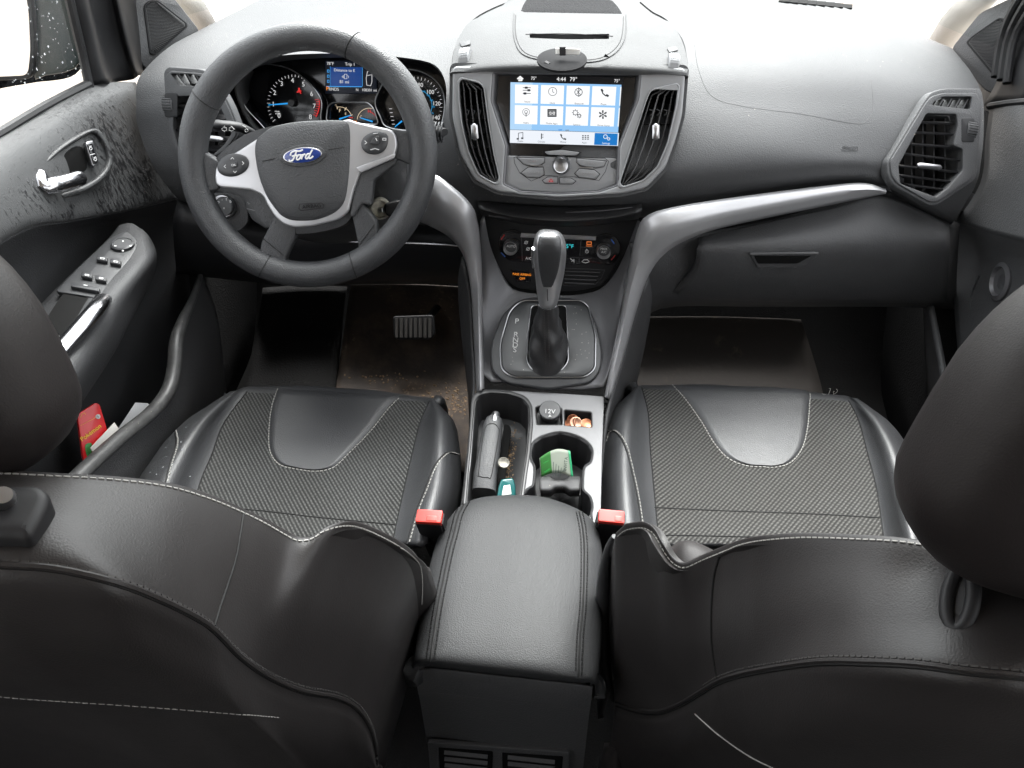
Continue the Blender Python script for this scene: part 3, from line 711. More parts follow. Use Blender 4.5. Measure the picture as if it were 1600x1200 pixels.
def centre_vent(out, lab, sgn):
    cx = sum(a for a, _ in out)/len(out); cy = sum(c for _, c in out)/len(out)
    v = plate('centre_vent', SP, [(cx+(a-cx)*1.10, cy+(c-cy)*1.05) for a, c in out], .004, .0018, M['stack'], dash, holes=(out,), bev=.0016, r=.008, hr=.004)
    v['label'] = lab
    plate('duct', SP, out, .002, -.046, M['pitch'], v, r=.003)
    b = MB()
    def xr(y):
        xs = []
        for (ax, ay), (bx, by) in zip(out, out[1:]+out[:1]):
            if (ay-y)*(by-y) < 0: xs.append(ax+(bx-ax)*(y-ay)/(by-ay))
        return (min(xs), max(xs)) if len(xs) > 1 else None
    y0 = min(p[1] for p in out)+3; y1 = max(p[1] for p in out)-3
    for f_ in (.2, .44, .68, .9) if sgn < 0 else (.1, .34, .58, .82):
        R_ = []; 
        for k in range(13):
            y = y0+(y1-y0)*k/12; r = xr(y)
            if r is None or r[1]-r[0] < 6: continue
            x = r[0]+(r[1]-r[0])*f_; R_.append((SP.at(x, y, -.004), SP.at(x, y, -.020)))
        g = MB()
        b.rec = True
        vs = []
        for a, c in R_: vs += [a-V((.0007, 0, 0)), a+V((.0007, 0, 0)), c+V((.0007, 0, 0)), c-V((.0007, 0, 0))]
        fs = []
        for i in range(len(R_)-1):
            for k in range(4): fs.append((i*4+k, i*4+(k+1) % 4, (i+1)*4+(k+1) % 4, (i+1)*4+k))
        fs += [(0, 3, 2, 1), tuple(len(vs)-4+k for k in range(4))]
        b.add(vs, fs)
        b.tube([a+SP.n*.0004 for a, _ in R_], .0011, 6)
    b.build('vertical_slats', M['slat'], v, 30)
    b = MB()
    for k in range(6):
        y = y0+(y1-y0)*(k+.7)/7; r = xr(y)
        a, c = SP.at(r[0], y, -.03), SP.at(r[1], y, -.03); b.box((a+c)/2, (c-a)/2, SP.n*.006, V((0, 0, .0008)))
    b.build('rear_slats', M['black'], v)
    tx = xr(210); x = (tx[0]+tx[1])/2 + (-4 if sgn < 0 else 4)
    a, c = SP.at(x-1*sgn*-1, 193, .002), SP.at(x+1, 219, .002)
    b = MB(); b.tube([a, a.lerp(c, .1), a.lerp(c, .9), c], [.002, .005, .005, .002], 10, flat=.6, up=SP.n); b.build('direction_tab', M['satin'], v)
    b = MB()
    for f_ in (.3, .52, .75):
        r = xr(175); x = r[0]+(r[1]-r[0])*f_; strip(SP, [(x-4, 171), (x+1, 173), (x-1, 179), (x-4, 180)], .0009, -.0034, mb=b)
    b.build('slat_clips', M['button'], v, 0)
centre_vent(vL, 'centre vent on the driver side of the screen', -1); centre_vent(vR, 'centre vent on the passenger side of the screen', 1)
# screen bezel basin
bz = plate('screen_bezel', SP, bez, .004, -.016, M['gloss'], dash, r=.003)
b = MB(); b.rec = False
P = rp([SP.lc(a, c, -.001) for a, c in bez], .003); mo = SP.M(-.001); mi = SP.M(-.017)
cc = sum(P, V((0, 0)))/len(P)
b.grid([[mo @ V((p.x, p.y, 0)) for p in P], [mi @ V((cc.x+(p.x-cc.x)*.94, cc.y+(p.y-cc.y)*.97, 0)) for p in P]], closed=True)
b.build('bezel_wall', M['silver_dark'], bz, 50, [SOL(.0015, 0)])
# touch screen: own plane so the tilt matches
ts_q = [(797, 116), (974.5, 120), (966.5, 229), (796, 224)]
tscreen = plate('touch_screen', SP, ts_q, .004, -.008, emit('screen_black', (.003, .003, .004), 1), dash)
def q2(u, v):
    a = V(ts_q[0]).lerp(V(ts_q[1]), u); c = V(ts_q[3]).lerp(V(ts_q[2]), u); p = a.lerp(c, v); return (p.x, p.y)
TH_ = -.0074
def srect(nm, u0, v0, u1, v1, m_, h, par=None, mb=None):
    P = [SP.at(*q2(u, v), h) for u, v in ((u0, v0), (u1, v0), (u1, v1), (u0, v1))]
    k = mb or MB(); k.rec = False; k.add(P+[p-SP.n*.0003 for p in P], [(3, 2, 1, 0), (4, 5, 6, 7), (0, 1, 5, 4), (1, 2, 6, 5), (2, 3, 7, 6), (3, 0, 4, 7)])
    if mb is None: return k.build(nm, m_, par or tscreen, 0)
srect('wallpaper', .004, .115, .986, .800, emit('screen_sky_blue', (.30, .58, .93), 1.), TH_)
srect('menu_bar', .004, .805, .995, .992, emit('screen_bar', (.86, .90, .97), 1.), TH_)
srect('settings_tab', .775, .815, .985, .985, emit('tab_blue', (.005, .19, .58), 1), TH_+.0006)
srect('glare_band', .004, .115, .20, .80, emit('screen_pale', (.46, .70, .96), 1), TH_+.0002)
b = MB(); D = .0006
TX = [(.045, .250), (.275, .480), (.503, .708), (.730, .942)]; TY = [(.145, .415), (.445, .715)]
for x0, x1 in TX+[(.978, .987)]:
    for y0, y1 in TY: srect('', x0, y0, x1, y1, None, TH_+.0006, mb=b)
b.build('tiles', emit('tile_white', (.97, .98, 1), 1.05), tscreen, 0)
b = MB(); HI = TH_+.001
def ic(l, w=.0009, closed=False): strip(SP, l, w, HI, mb=b, closed=closed)
cir = lambda cx, cy, r, n=14: [(cx+r*math.cos(2*math.pi*i/n), cy+r*math.sin(2*math.pi*i/n)) for i in range(n)]
sx_, sy_ = 823, 141
for dy, kx in ((-4, -1), (0, 3), (5, -3)): ic([(sx_-6, sy_+dy), (sx_+6, sy_+dy)]); ic([(sx_+kx-1, sy_+dy), (sx_+kx+1.5, sy_+dy)], .0028)
ic(cir(863.5, 143, 6.5), .0007, True); ic([(863.5, 139), (863.5, 143.5), (866, 145)], .0007)
ic([(901, 141), (907, 148), (904, 151), (904, 137), (907, 140), (901, 147)], .0008); ic(cir(904, 144, 6, 10), .0009, True)
def phone(x, y, s): ic([(x-5*s, y-4*s), (x-3*s, y+1*s), (x+1*s, y+4.5*s), (x+5*s, y+5*s)], .0016*s); ic([(x-5*s, y-5*s), (x-3.6*s, y-2.6*s)], .0028*s); ic([(x+2.8*s, y+3.6*s), (x+5.2*s, y+5*s)], .0028*s)
phone(945, 145, 1)
ic(cir(822, 175, 5.5), .0006, True); ic(cir(822, 175, 2.6, 8), .0006, True); ic([(822, 176), (822, 182)], .001)
ic([(856, 171), (869, 171), (869, 182), (856, 182)], .0012, True); 
for k in range(5): ic([(856.5, 172+k*2.3), (868.5, 172.2+k*2.3)], .0017)
def gear(x, y, r):
    ic(cir(x, y, r, 12), .0007, True)
    for i in range(8): q = math.pi*i/4; ic([(x+r*math.cos(q), y+r*math.sin(q)), (x+(r+1.6)*math.cos(q), y+(r+1.6)*math.sin(q))], .0009)
gear(899, 176, 3.4); gear(905, 181, 2)
for i in range(6):
    q = math.pi*i/3+.5; ic([(942, 179), (942+5*math.cos(q), 179+5*math.sin(q))], .0008); ic([(942+3.6*math.cos(q), 179+3.6*math.sin(q)), (942+6*math.cos(q), 179+6*math.sin(q))], .0022)
# bottom bar icons
ic([(810, 217), (810, 208), (817, 207), (817, 216)], .0008); ic([(808, 217), (810, 217)], .0022); ic([(815, 216), (817, 216)], .0022)
ic([(846, 209), (846, 217)], .0013)
for k in range(3): ic([(847, 210+2.4*k), (849, 210+2.4*k)], .0006)
phone(880, 214, .75)
for i in range(3):
    for j in range(3): ic([(910+4*i, 212+2.7*j), (911.6+4*i, 212+2.7*j)], .0014)
for s_, x, y in (('Sound', 824, 159), ('Clock', 863, 161), ('Bluetooth', 905, 162), ('Phone', 943, 163), ('Radio', 822, 192), ('Mobile Apps', 862, 193), ('General', 901, 195), ('Driver Assist', 943, 196), ('Audio', 813, 220.5), ('Climate', 846, 221.5), ('Phone', 880, 222), ('Apps', 913, 223)):
    text('n', s_, SP, x, y, 3.6, None, None, HI, mb=b)
b.build('icons', emit('icon_dark', (.02, .025, .03), 1), tscreen, 0)
b = MB()
def icw(l, w=.0009, closed=False): strip(SP, l, w, HI+.0006, mb=b, closed=closed)
icw([(808.5, 123), (812.8, 119.5), (817, 123)], .0016); icw([(810.6, 122.5), (815, 122.5), (815, 125.5), (810.6, 125.5)], .0022)
icw([(861, 175), (859, 175), (859, 178.6), (861.5, 178.6)], .0007); icw([(864, 175), (866.5, 175), (866.5, 178.6), (864, 178.6)], .0007); icw([(861, 176.8), (865, 176.8)], .0007)
for s_, x, y, z_ in (('75°', 834, 122.6, 6.5), ('4:44', 877, 124, 8.5), ('79°', 896, 124.2, 8.5), ('75°', 964, 126.5, 6.5)): text('n', s_, SP, x, y, z_, None, None, HI, mb=b)
text('n', 'Settings', SP, 947, 224, 4, None, None, HI, mb=b)
def g2(x, y, r):
    icw(cir(x, y, r, 10), .0008, True)
g2(946, 213.5, 3); g2(951, 217, 2)
b.build('white_symbols', emit('symbol_white', (1, 1, 1), .95), tscreen, 0)
b = MB(); strip(SP, [(873, 203), (878, 203)], .0012, HI, mb=b); b.build('page_mark', emit('mark_blue', (.03, .25, .7), 1), tscreen, 0)
b = MB(); strip(SP, [(884, 203.5), (889, 203.5)], .0012, HI, mb=b); b.build('page_mark', emit('mark_grey', (.2, .25, .3), 1), tscreen, 0)
# radio control pad
cpn = plate('radio_panel', SP, [(788, 243), (966, 247), (964, 287), (935, 298), (872, 301), (812, 297), (788, 286)], .012, -.009, M['stack'], dash, bev=.0015, r=.006)
def pbtn(out, h=-.0075, m_='stack', r=.003, nm='button'): return plate(nm, SP, out, .004, h, M[m_], cpn, bev=.0009, r=r)
def outl(out): strip(SP, out, .0006, -.0088, mb=ob_, closed=True)
ob_ = MB()
B_ = {'PHONE': [(850, 237), (878, 234), (906, 238), (900, 243), (856, 242)], 'TUNE': [(809, 247), (850, 247), (850, 254), (838, 260), (820, 257)], 'SOURCE': [(815, 270), (826, 262), (848, 262), (850, 272), (842, 277), (824, 276)],
      'SEEK': [(902, 248), (946, 252), (942, 260), (930, 262), (908, 259), (902, 254)], 'SOUND': [(906, 264), (928, 266), (936, 272), (930, 279), (906, 277), (899, 271)], 'HAZ': [(848, 282), (856, 277), (871, 277), (871, 286), (852, 286)], 'H2': [(875, 278), (892, 279), (899, 283), (894, 287), (875, 287)]}
for k_, o_ in B_.items():
    pbtn(o_, -.0068 if k_ != 'PHONE' else -.006); ob_ = MB(); cx = sum(p[0] for p in o_)/len(o_); cy = sum(p[1] for p in o_)/len(o_)
    strip(SP, [(cx+(a-cx)*1.08, cy+(c-cy)*1.16) for a, c in o_], .0007, -.0088, mb=ob_, closed=True); ob_.build('button_gap', M['seam'], cpn, 0)
b = MB(); strip(SP, [(803, 246), (812, 243), (945, 247), (951, 252), (946, 268), (936, 282), (895, 276), (875, 275), (850, 274), (830, 283), (812, 270), (804, 255)], .0006, -.0087, mb=b, closed=True); b.build('panel_groove', M['seam'], cpn, 0)
b = MB()
for s_, x, y, z_ in (('-TUNE+', 831, 251, 5), ('SOURCE', 834, 269.5, 4.6), ('SEEK', 924, 255.5, 5), ('SOUND', 916, 271.5, 5), ('VOL', 856, 259, 3.4), ('H', 884, 282.6, 4)): text('n', s_, SP, x, y, z_, None, None, -.0062, mb=b)
strip(SP, [(873, 241), (876, 238), (879, 241)], .0006, -.0052, mb=b)
b.build('button_lettering', M['dim_ink'], cpn, 0)
b = MB(); strip(SP, [(858, 284), (861, 279.5), (864, 284)], .0007, -.006, mb=b, closed=True); b.build('hazard_triangle', emit('hazard_red', (.8, .08, .08), .9), cpn, 0)
b = MB(); strip(SP, [(829, 258.6), (846, 259)], .0016, -.006, mb=b); strip(SP, [(905, 261), (926, 262)], .0016, -.006, mb=b); b.build('silver_bar', M['satin'], cpn, 0)
MB().lathe(SP.at(877, 258, -.009), SP.n, [(.0135, 0), (.0132, .004), (.0118, .006), (.0115, .017), (.0102, .0195), (.0092, .0188), (0.0001, .0185)], 32).build('volume_knob', M['satin'], cpn)
# ------------------------------------------------------------------ stack top pod
tp = [[(707, 113, None), (800, 114, None), (885, 116, None), (975, 118, None), (1071, 118, None)]]
R0 = [SP.at(a, c, .002) for a, c in ((707, 112), (800, 113), (885, 115), (975, 117), (1071, 117))]
R00 = [p+V((0, .02, -.03)) for p in R0]
rows = [R00, R0, WY([(708, 104, 1.105), (800, 100, 1.095), (885, 101, 1.092), (975, 103, 1.095), (1072, 107, 1.105)]),
        WY([(712, 75, 1.16), (800, 72, 1.15), (885, 74, 1.15), (975, 75, 1.15), (1069, 80, 1.16)]),
        WY([(722, 52, 1.22), (800, 48, 1.21), (885, 50, 1.21), (975, 50, 1.21), (1058, 52, 1.22)]),
        WY([(742, 30, 1.29), (805, 26, 1.29), (885, 28, 1.29), (965, 28, 1.29), (1040, 32, 1.29)]),
        WY([(785, 9, 1.37), (820, 6, 1.37), (885, 8, 1.37), (950, 10, 1.37), (1006, 15, 1.37)]),
        WY([(800, -10, 1.45), (840, -12, 1.45), (885, -12, 1.45), (945, -10, 1.45), (985, -6, 1.45)])]
rows = rows[:2]+[[r[0]+V((-.002, 0, -.045)), r[0]+V((-.001, 0, -.012))]+r+[r[-1]+V((.001, 0, -.012)), r[-1]+V((.002, 0, -.045))] for r in rows[2:]]
rows[1] = [rows[1][0]+V((.001, .02, -.035)), rows[1][0]+V((0, .006, -.010))]+rows[1]+[rows[1][-1]+V((0, .006, -.010)), rows[1][-1]+V((-.001, .02, -.035))]; rows = rows[1:]
pod = sheet('stack_top', rows, 45, 37, M['stacktop'], dash, t=.006, smooth=60, mods=[])
ps = Surf(pod); h_ = ps.hit(885, 50); 
TPn = Pl(h_[0], (0, -.12, 1)); h2 = ps.hit(885, 90); TP2 = Pl(h2[0], (0, -.35, 1))
pod.parent = None; pod.location = (0, 0, 0)
cut(pod, flatmesh([rp([TPn.lc(a, c, .0) for a, c in ((827, 54), (952, 56), (951, 66), (828, 63))], .002)], .04, 0, TPn.M(.02)))
pod.parent = dash; pod.location = -dash.location
ps = Surf(pod)
plate('disc_slot', TPn, [(827, 54), (952, 56), (951, 66), (828, 63)], .004, -.013, M['pitch'], pod)
sc_ = [(803, 22), (802, 45), (805, 66), (815, 84), (838, 93), (880, 97), (930, 97), (958, 86), (973, 68), (978, 48), (978, 24)]
def offs(d): return [(890+(a-890)*d, 40+(c-40)*d) for a, c in sc_]
P = ps.pts(sc_, .0008, 60)
if P: MB().tube([p for p, _ in P], .0008, 8).build('recess_lip', M['stacktop'], pod)
seam('recess_seam', ps, [(806, 24), (805, 45), (809, 66), (820, 82), (842, 90), (880, 93), (928, 93), (953, 83), (968, 67), (973, 48), (974, 26)], .0007, M['seam'], pod, 0, 60)
seam('slot_lip', ps, [(821, 54), (885, 53), (958, 57)], .0009, M['seam'], pod, 0, 30)
M['grille'] = mat('speaker_grille', (.026, .026, .027), .95, grain=(420, 1.6), spec=.05)
patch('speaker_grille', ps, [(822, -6), (812, 8), (807, 21)], [(958, -2), (970, 10), (979, 24)], 16, 8, .0015, M['grille'], pod)
seam('stack_gap', PS_, [(800, 2), (770, 14), (742, 30), (722, 55), (710, 85), (706, 112)], .0012, M['seam'], dash, .001, 50)
seam('stack_gap', PS_, [(1000, 4), (1020, 20), (1042, 33), (1065, 62), (1072, 90), (1074, 116)], .0012, M['seam'], dash, .001, 50)
for x, y, lab in ((727, 88, 'vent thumb wheel left of the screen'), (1052, 97, 'vent thumb wheel right of the screen')):
    h_ = ps.hit(x, y); pl = Pl(h_[0], h_[1]); b = MB(); ax = pl.u
    b.lathe(pl.O-pl.n*.008, ax, [(.017, -.0075), (.0185, -.006), (.0185, .006), (.017, .0075)], 30, pl.n)
    for k in range(-4, 5):
        q = math.radians(k*11); d = pl.n*math.cos(q)+pl.v*math.sin(q)
        for j in range(4): b.box(pl.O-pl.n*.008+d*.0187+ax*(-.0045+.003*j), ax*.0011, d*.0005, d.cross(ax)*.0012)
    t_ = b.build('vent_wheel', M['stack'], dash); t_['label'] = lab
    plate('vent_wheel_mark', pl, [(x-10, y-22), (x+8 if x < 900 else x+4, y-25), (x+8, y-19), (x-6, y-15)], .001, .001, M['dash'], dash, r=.002)
# ------------------------------------------------------------------ lower dash
M['vent_dark'] = mat('slotted_black', (.014, .014, .015), .45)
# under-lip slot vent
sheet('vent_shelf', [WY([(746, 312, 1.08), (800, 318, 1.07), (872, 322, 1.065), (950, 320, 1.07), (1003, 312, 1.08)]),
   WY([(748, 326, 1.055), (800, 338, 1.04), (872, 345, 1.035), (950, 341, 1.04), (1003, 330, 1.055)]),
   WY([(752, 336, 1.08), (800, 347, 1.07), (872, 354, 1.065), (950, 350, 1.07), (998, 342, 1.08)])], 25, 9, M['vent_dark'], dash, t=.006)
b = MB()
for k in range(4):
    for x0, x1 in ((764, 855), (884, 988)):
        P = [W(x, 326+4.2*k+9*(1-((x-874)/120)**2)-(3 if k else 3), y=1.05-.002*k+.012*((x-874)/120)**2) for x in [x0+(x1-x0)*i/10 for i in range(11)]]
        b.tube(P, .0011, 5)
b.build('shelf_louvres', M['silver_dark'], dash)
# climate panel
KP = Pl(W(870, 400, y=1.075), (0, -math.cos(math.radians(17)), math.sin(math.radians(17))))
clim = plate('climate_panel', KP, [(754, 325), (872, 345), (1000, 332), (990, 372), (962, 418), (940, 447), (905, 455), (850, 456), (806, 450), (790, 436), (768, 398), (759, 360)], .02, 0, M['black'], dash, bev=.002, r=.01)
gl = plate('gloss_fascia', KP, [(779, 372), (788, 361), (804, 358), (815, 364), (932, 370), (944, 364), (960, 368), (970, 382), (968, 402), (955, 414), (930, 412), (905, 414), (822, 410), (795, 408), (781, 396)], .005, .003, M['gloss'], clim, bev=.001, r=.008)
plate('silver_strip', KP, [(814, 364), (932, 369), (931, 376), (813, 371)], .003, .005, M['satin'], clim, r=.001)
def knob(x, y, s_, col):
    k = MB().lathe(KP.at(x, y, .003), KP.n, [(.0125, 0), (.0128, .002), (.0118, .012), (.0112, .0135), (.0102, .0135), (.0098, .0125), (.0001, .0125)], 30).build('knob_ring', M['satin'], clim)
    MB().lathe(KP.at(x, y, .0152), KP.n, [(.0098, 0), (.0092, .0008), (.0001, .0009)], 26).build('knob_face', M['button'], clim)
    b = MB()
    for i, l in enumerate(s_): text('n', l, KP, x, y-2+5*i if len(s_) > 1 else y, 5, None, None, .0166, mb=b)
    b.build('knob_lettering', M['ink'], clim, 0)
knob(798.5, 385, ['AUTO'], 0); knob(943.5, 391, ['MAX', 'A/C'], 0)
for l, c_ in (([(783, 374), (788, 367)], REDL), ([(783, 395), (789, 401)], BLUE), ([(955, 374), (960, 381)], BLUE), ([(955, 406), (961, 399)], REDL)):
    strip(KP, l, .0016, .0036).build('temperature_mark', mat('mark_'+c_.name, (.45, .03, .03) if c_ is REDL else (.03, .12, .5), .4), clim, 0)
b = MB()
for x, y in ((822, 379), (825, 389)): strip(KP, cir(x, y, 2.4, 7), .0007, .004, mb=b, closed=True); strip(KP, [(x-3, y+2), (x+3, y-2)], .0007, .0042, mb=b)
text('n', 'A/C', KP, 826, 404, 6, None, None, .0038, mb=b)
strip(KP, cir(917, 393, 2.6, 9), .0007, .0038, mb=b, closed=True); strip(KP, [(917, 389), (917, 393)], .0007, .004, mb=b)
strip(KP, [(891, 404), (896, 408)], .0012, .004, mb=b); strip(KP, [(893, 409), (897, 405), (897, 411)], .0007, .004, mb=b)
strip(KP, [(909, 409), (912, 406), (918, 406), (921, 409), (915, 411)], .0008, .004, mb=b, closed=True)
b.build('button_symbols', M['ink'], clim, 0)
b = MB()
for l in ([(908, 374), (906, 400)], [(890, 402), (925, 404)], [(908, 386), (927, 387)], [(815, 372), (816, 408)], [(880, 412), (880, 402)], [(905, 402), (905, 412)]): strip(KP, l, .0005, .0034, mb=b)
b.build('button_lines', M['silver_dark'], clim, 0)
text('temperature_readout', '75°F', KP, 888, 385, 9, emit('cyan_digits', (.05, .7, .75), .9), clim, .0038, align='CENTER')
b = MB(); strip(KP, [(917, 378), (924, 378), (924, 382), (917, 382)], .0010, .004, mb=b, closed=True); strip(KP, [(916, 384.6), (925, 384.6)], .0008, .004, mb=b); b.build('defrost_symbol', emit('defrost_orange', (.9, .22, .05), .8), clim, 0)
lamp = plate('airbag_lamp', KP, [(797, 421), (827, 423), (829, 441), (806, 440)], .003, .002, M['gloss'], clim, r=.002)
b = MB(); text('n', 'PASS AIRBAG', KP, 815.5, 429, 5.0, None, None, .0026, mb=b); text('n', 'OFF', KP, 816, 435.5, 5.0, None, None, .0026, mb=b); b.build('lamp_lettering', ORNG, clim, 0)
b = MB()
for k in range(4): b.tube([KP.at(882, 424+6*k, .002), KP.at(938-3*k, 426+6*k, .002)], .0012, 5)
strip(KP, [(880, 419), (945, 422), (940, 434), (930, 445), (880, 446)], .0008, .001, mb=b, closed=True)
b.build('panel_louvres', M['button'], clim)
# ---- silver console wings and legs
inR = [(1384, 296, 1.13), (1352, 286, 1.125), (1290, 290, 1.105), (1150, 308, 1.06), (1060, 322, 1.035), (1012, 336, 1.03), (995, 362, 1.04), (980, 430, 1.035), (966, 510, .99), (950, 590, .91), (944, 618, .885)]
rdR = [(1385, 299, 1.12), (1352, 296, 1.11), (1290, 303, 1.09), (1150, 330, 1.045), (1075, 345, 1.02), (1028, 362, 1.012), (1003, 395, 1.02), (986, 450, 1.01), (972, 520, .97), (954, 598, .89), (948, 620, .875)]
outR = [(1384, 303, 1.13), (1340, 312, 1.12), (1280, 324, 1.10), (1150, 351, 1.06), (1090, 368, 1.035), (1043, 393, 1.03), (1014, 430, 1.03), (993, 490, 1.01), (977, 550, .97), (959, 608, .90), (953, 624, .885)]
def trans(rows): return [list(c) for c in zip(*rows)]
def trim(nm, rows, n, lab=None):
    R_ = [curve(WY(r), n) for r in rows]
    b_ = MB(); b_.rec = False; R_ = [[cr([r[i] for r in R_], (len(R_)-1)*j/6) for i in range(n)] for j in range(7)]
    b_.grid(R_); me = mesh(b_.v, b_.f)
    if sum((p.normal.dot(CAM-p.center)*p.area for p in me.polygons)) < 0: me.flip_normals()
    return link(nm, me, M['silver'], dash, 60, [SOL(.006)])
trim('silver_trim', (inR, rdR, outR), 60)
inL = [(640, 300, 1.09), (672, 272, 1.06), (705, 290, 1.04), (735, 318, 1.03), (746, 345, 1.045), (752, 400, 1.05), (754, 500, .99), (756, 580, .915), (757, 607, .89)]
rdL = [(640, 318, 1.08), (660, 296, 1.05), (692, 318, 1.025), (722, 345, 1.015), (737, 375, 1.025), (745, 420, 1.025), (748, 510, .97), (750, 585, .90), (750, 609, .88)]
outL = [(636, 345, 1.09), (650, 345, 1.08), (675, 355, 1.05), (703, 372, 1.03), (724, 400, 1.03), (735, 450, 1.02), (740, 530, .98), (743, 590, .92), (744, 612, .895)]
trim('silver_trim', (inL, rdL, outL), 50)
# satin surround between the silver legs
sheet('console_surround', [WY([(757, 338, 1.075), (768, 390, 1.07), (792, 440, 1.065), (812, 455, 1.062), (870, 461, 1.06), (905, 460, 1.062), (940, 450, 1.065), (968, 415, 1.07), (996, 345, 1.075)]),
    WY([(753, 345, 1.07), (760, 410, 1.062), (772, 462, 1.04), (800, 472, 1.045), (870, 476, 1.045), (915, 474, 1.045), (950, 470, 1.04), (975, 430, 1.055), (998, 350, 1.07)]),
    WY([(750, 352, 1.068), (753, 430, 1.055), (758, 520, .985), (785, 540, .975), (870, 545, .97), (930, 540, .975), (958, 520, .985), (980, 440, 1.05), (1000, 352, 1.068)]),
    WY([(748, 360, 1.07), (752, 440, 1.05), (755, 580, .918), (785, 596, .905), (870, 606, .897), (925, 606, .90), (948, 590, .91), (978, 440, 1.05), (1000, 360, 1.07)])], 41, 21, M['silver_dark'], dash, t=.004)
# glovebox and lower passenger side
GB = [WY([(1092, 371, 1.085), (1200, 346, 1.115), (1300, 324, 1.135), (1384, 308, 1.15), (1483, 352, 1.19)]),
      WY([(1090, 388, 1.055), (1200, 380, 1.065), (1300, 376, 1.08), (1390, 374, 1.10), (1484, 376, 1.145)]),
      WY([(1083, 425, 1.06), (1200, 428, 1.065), (1300, 428, 1.085), (1400, 426, 1.11), (1482, 424, 1.16)]),
      WY([(1046, 462, 1.085), (1180, 466, 1.09), (1300, 466, 1.11), (1400, 466, 1.14), (1479, 466, 1.19)]),
      WY([(1046, 470, 1.11), (1180, 474, 1.12), (1300, 474, 1.14), (1400, 474, 1.17), (1477, 474, 1.21)])]
gbx = sheet('glovebox', GB, 33, 33, M['dash_low'], dash, t=.012)
gs = Surf(gbx); h_ = gs.hit(1225, 402); GP = Pl(h_[0], h_[1])
gh = plate('glovebox_handle', GP, [(1172, 395), (1278, 395), (1276, 402), (1250, 419), (1184, 419), (1177, 405)], .004, .002, M['dash_low'], gbx, bev=.001, r=.004)
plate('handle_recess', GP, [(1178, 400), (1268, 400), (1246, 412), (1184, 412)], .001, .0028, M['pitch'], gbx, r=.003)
MB().tube([GP.at(1172, 397, .003), GP.at(1225, 396, .004), GP.at(1278, 396, .003)], .0022, 8).build('handle_lip', M['dash_low'], gbx)
sheet('lower_panel', [WY([(985, 380, 1.06), (1040, 385, 1.08), (1095, 365, 1.10), (1200, 345, 1.135), (1384, 305, 1.17), (1500, 350, 1.22)]),
    WY([(985, 450, 1.06), (1020, 440, 1.07), (1086, 430, 1.08), (1200, 430, 1.09), (1384, 430, 1.13), (1495, 430, 1.2)]),
    WY([(975, 540, 1.09), (995, 505, 1.10), (1040, 478, 1.11), (1200, 477, 1.12), (1384, 477, 1.17), (1495, 480, 1.23)]),
    WY([(978, 560, 1.3), (1000, 500, 1.3), (1040, 476, 1.3), (1200, 475, 1.3), (1384, 475, 1.35), (1495, 480, 1.4)])], 31, 17, M['dash_low'], dash, t=.006)
# lower driver side
sheet('knee_panel', [WY([(745, 352, 1.10), (690, 355, 1.12), (600, 350, 1.14), (450, 345, 1.14), (340, 330, 1.12), (278, 312, 1.11)]),
    WY([(745, 384, 1.07), (690, 386, 1.09), (600, 384, 1.11), (450, 380, 1.11), (340, 365, 1.09), (270, 350, 1.08)]),
    WY([(745, 440, 1.12), (690, 440, 1.14), (600, 440, 1.16), (450, 440, 1.15), (340, 430, 1.12), (275, 420, 1.10)]),
    WY([(745, 442, 1.35), (690, 442, 1.36), (600, 442, 1.38), (450, 442, 1.38), (340, 432, 1.35), (275, 425, 1.3)])], 31, 17, M['black'], dash, t=.006)
P = WY([(500, 374, 1.085), (560, 377, 1.08), (640, 379, 1.075), (690, 381, 1.068), (724, 384, 1.055)])
MB().tube(curve(P, 20), .0032, 8, flat=.6).build('knee_trim_strip', M['chrome'], dash)
# ------------------------------------------------------------------ centre console
con = thing('centre_console', 'low centre console with silver cup holder plate and padded black leather armrest', 'console', (0, .7, 0))
FP = Pl(W(857, 540, y=.965), (0, -math.sin(math.radians(24)), math.cos(math.radians(24))))   # shifter plane
# console flanks down to the floor
for s_, pts in ((1, [(1014, 430, 1.035), (993, 490, 1.015), (977, 550, .975), (959, 610, .905), (948, 660, .85), (942, 740, .78), (938, 810, .70), (945, 900, .60)]), (-1, [(724, 400, 1.035), (735, 450, 1.025), (740, 530, .985), (743, 592, .925), (740, 640, .87), (732, 720, .78), (722, 800, .70), (700, 880, .60)])):
    T_ = curve(WY(pts), 20); B1 = [p+V((s_*.012, .01, -.12)) for p in T_]; B2 = [V((s_*.135, p.y+.02, -.01)) for p in T_]
    sheet('console_side', [T_, B1, B2], 20, 10, M['dash_low'], con, t=.004)
TP = Pl(W(857, 612, y=.895), (0, -math.sin(math.radians(3)), math.cos(math.radians(3))))   # tray plane
pit = [(742, 628), (748, 617), (765, 613), (794, 615), (816, 622), (826, 634), (827, 660), (823, 705), (817, 745), (811, 790), (728, 790), (732, 740), (736, 700)]
cup = [(829, 705), (833, 692), (846, 682), (875, 675), (904, 682), (920, 693), (926, 706), (923, 722), (913, 731), (911, 755), (912, 766), (922, 776), (926, 790), (924, 802), (916, 820), (830, 820), (816, 795), (817, 772), (826, 763), (833, 757), (835, 731), (830, 719)]
skt = [(836, 636), (842, 633), (878, 637), (880, 664), (838, 664)]; coinb = [(881, 639), (925, 643), (926, 668), (881, 665)]
plate_o = [(756, 608), (857, 613), (944, 619), (941, 700), (938, 830), (720, 830), (725, 790), (734, 720), (740, 640), (743, 616)]
tray = plate('tray_plate', TP, plate_o, .012, 0, M['tray'], con, holes=(pit, cup, skt, coinb), bev=.0015, r=.004, hr=.004)
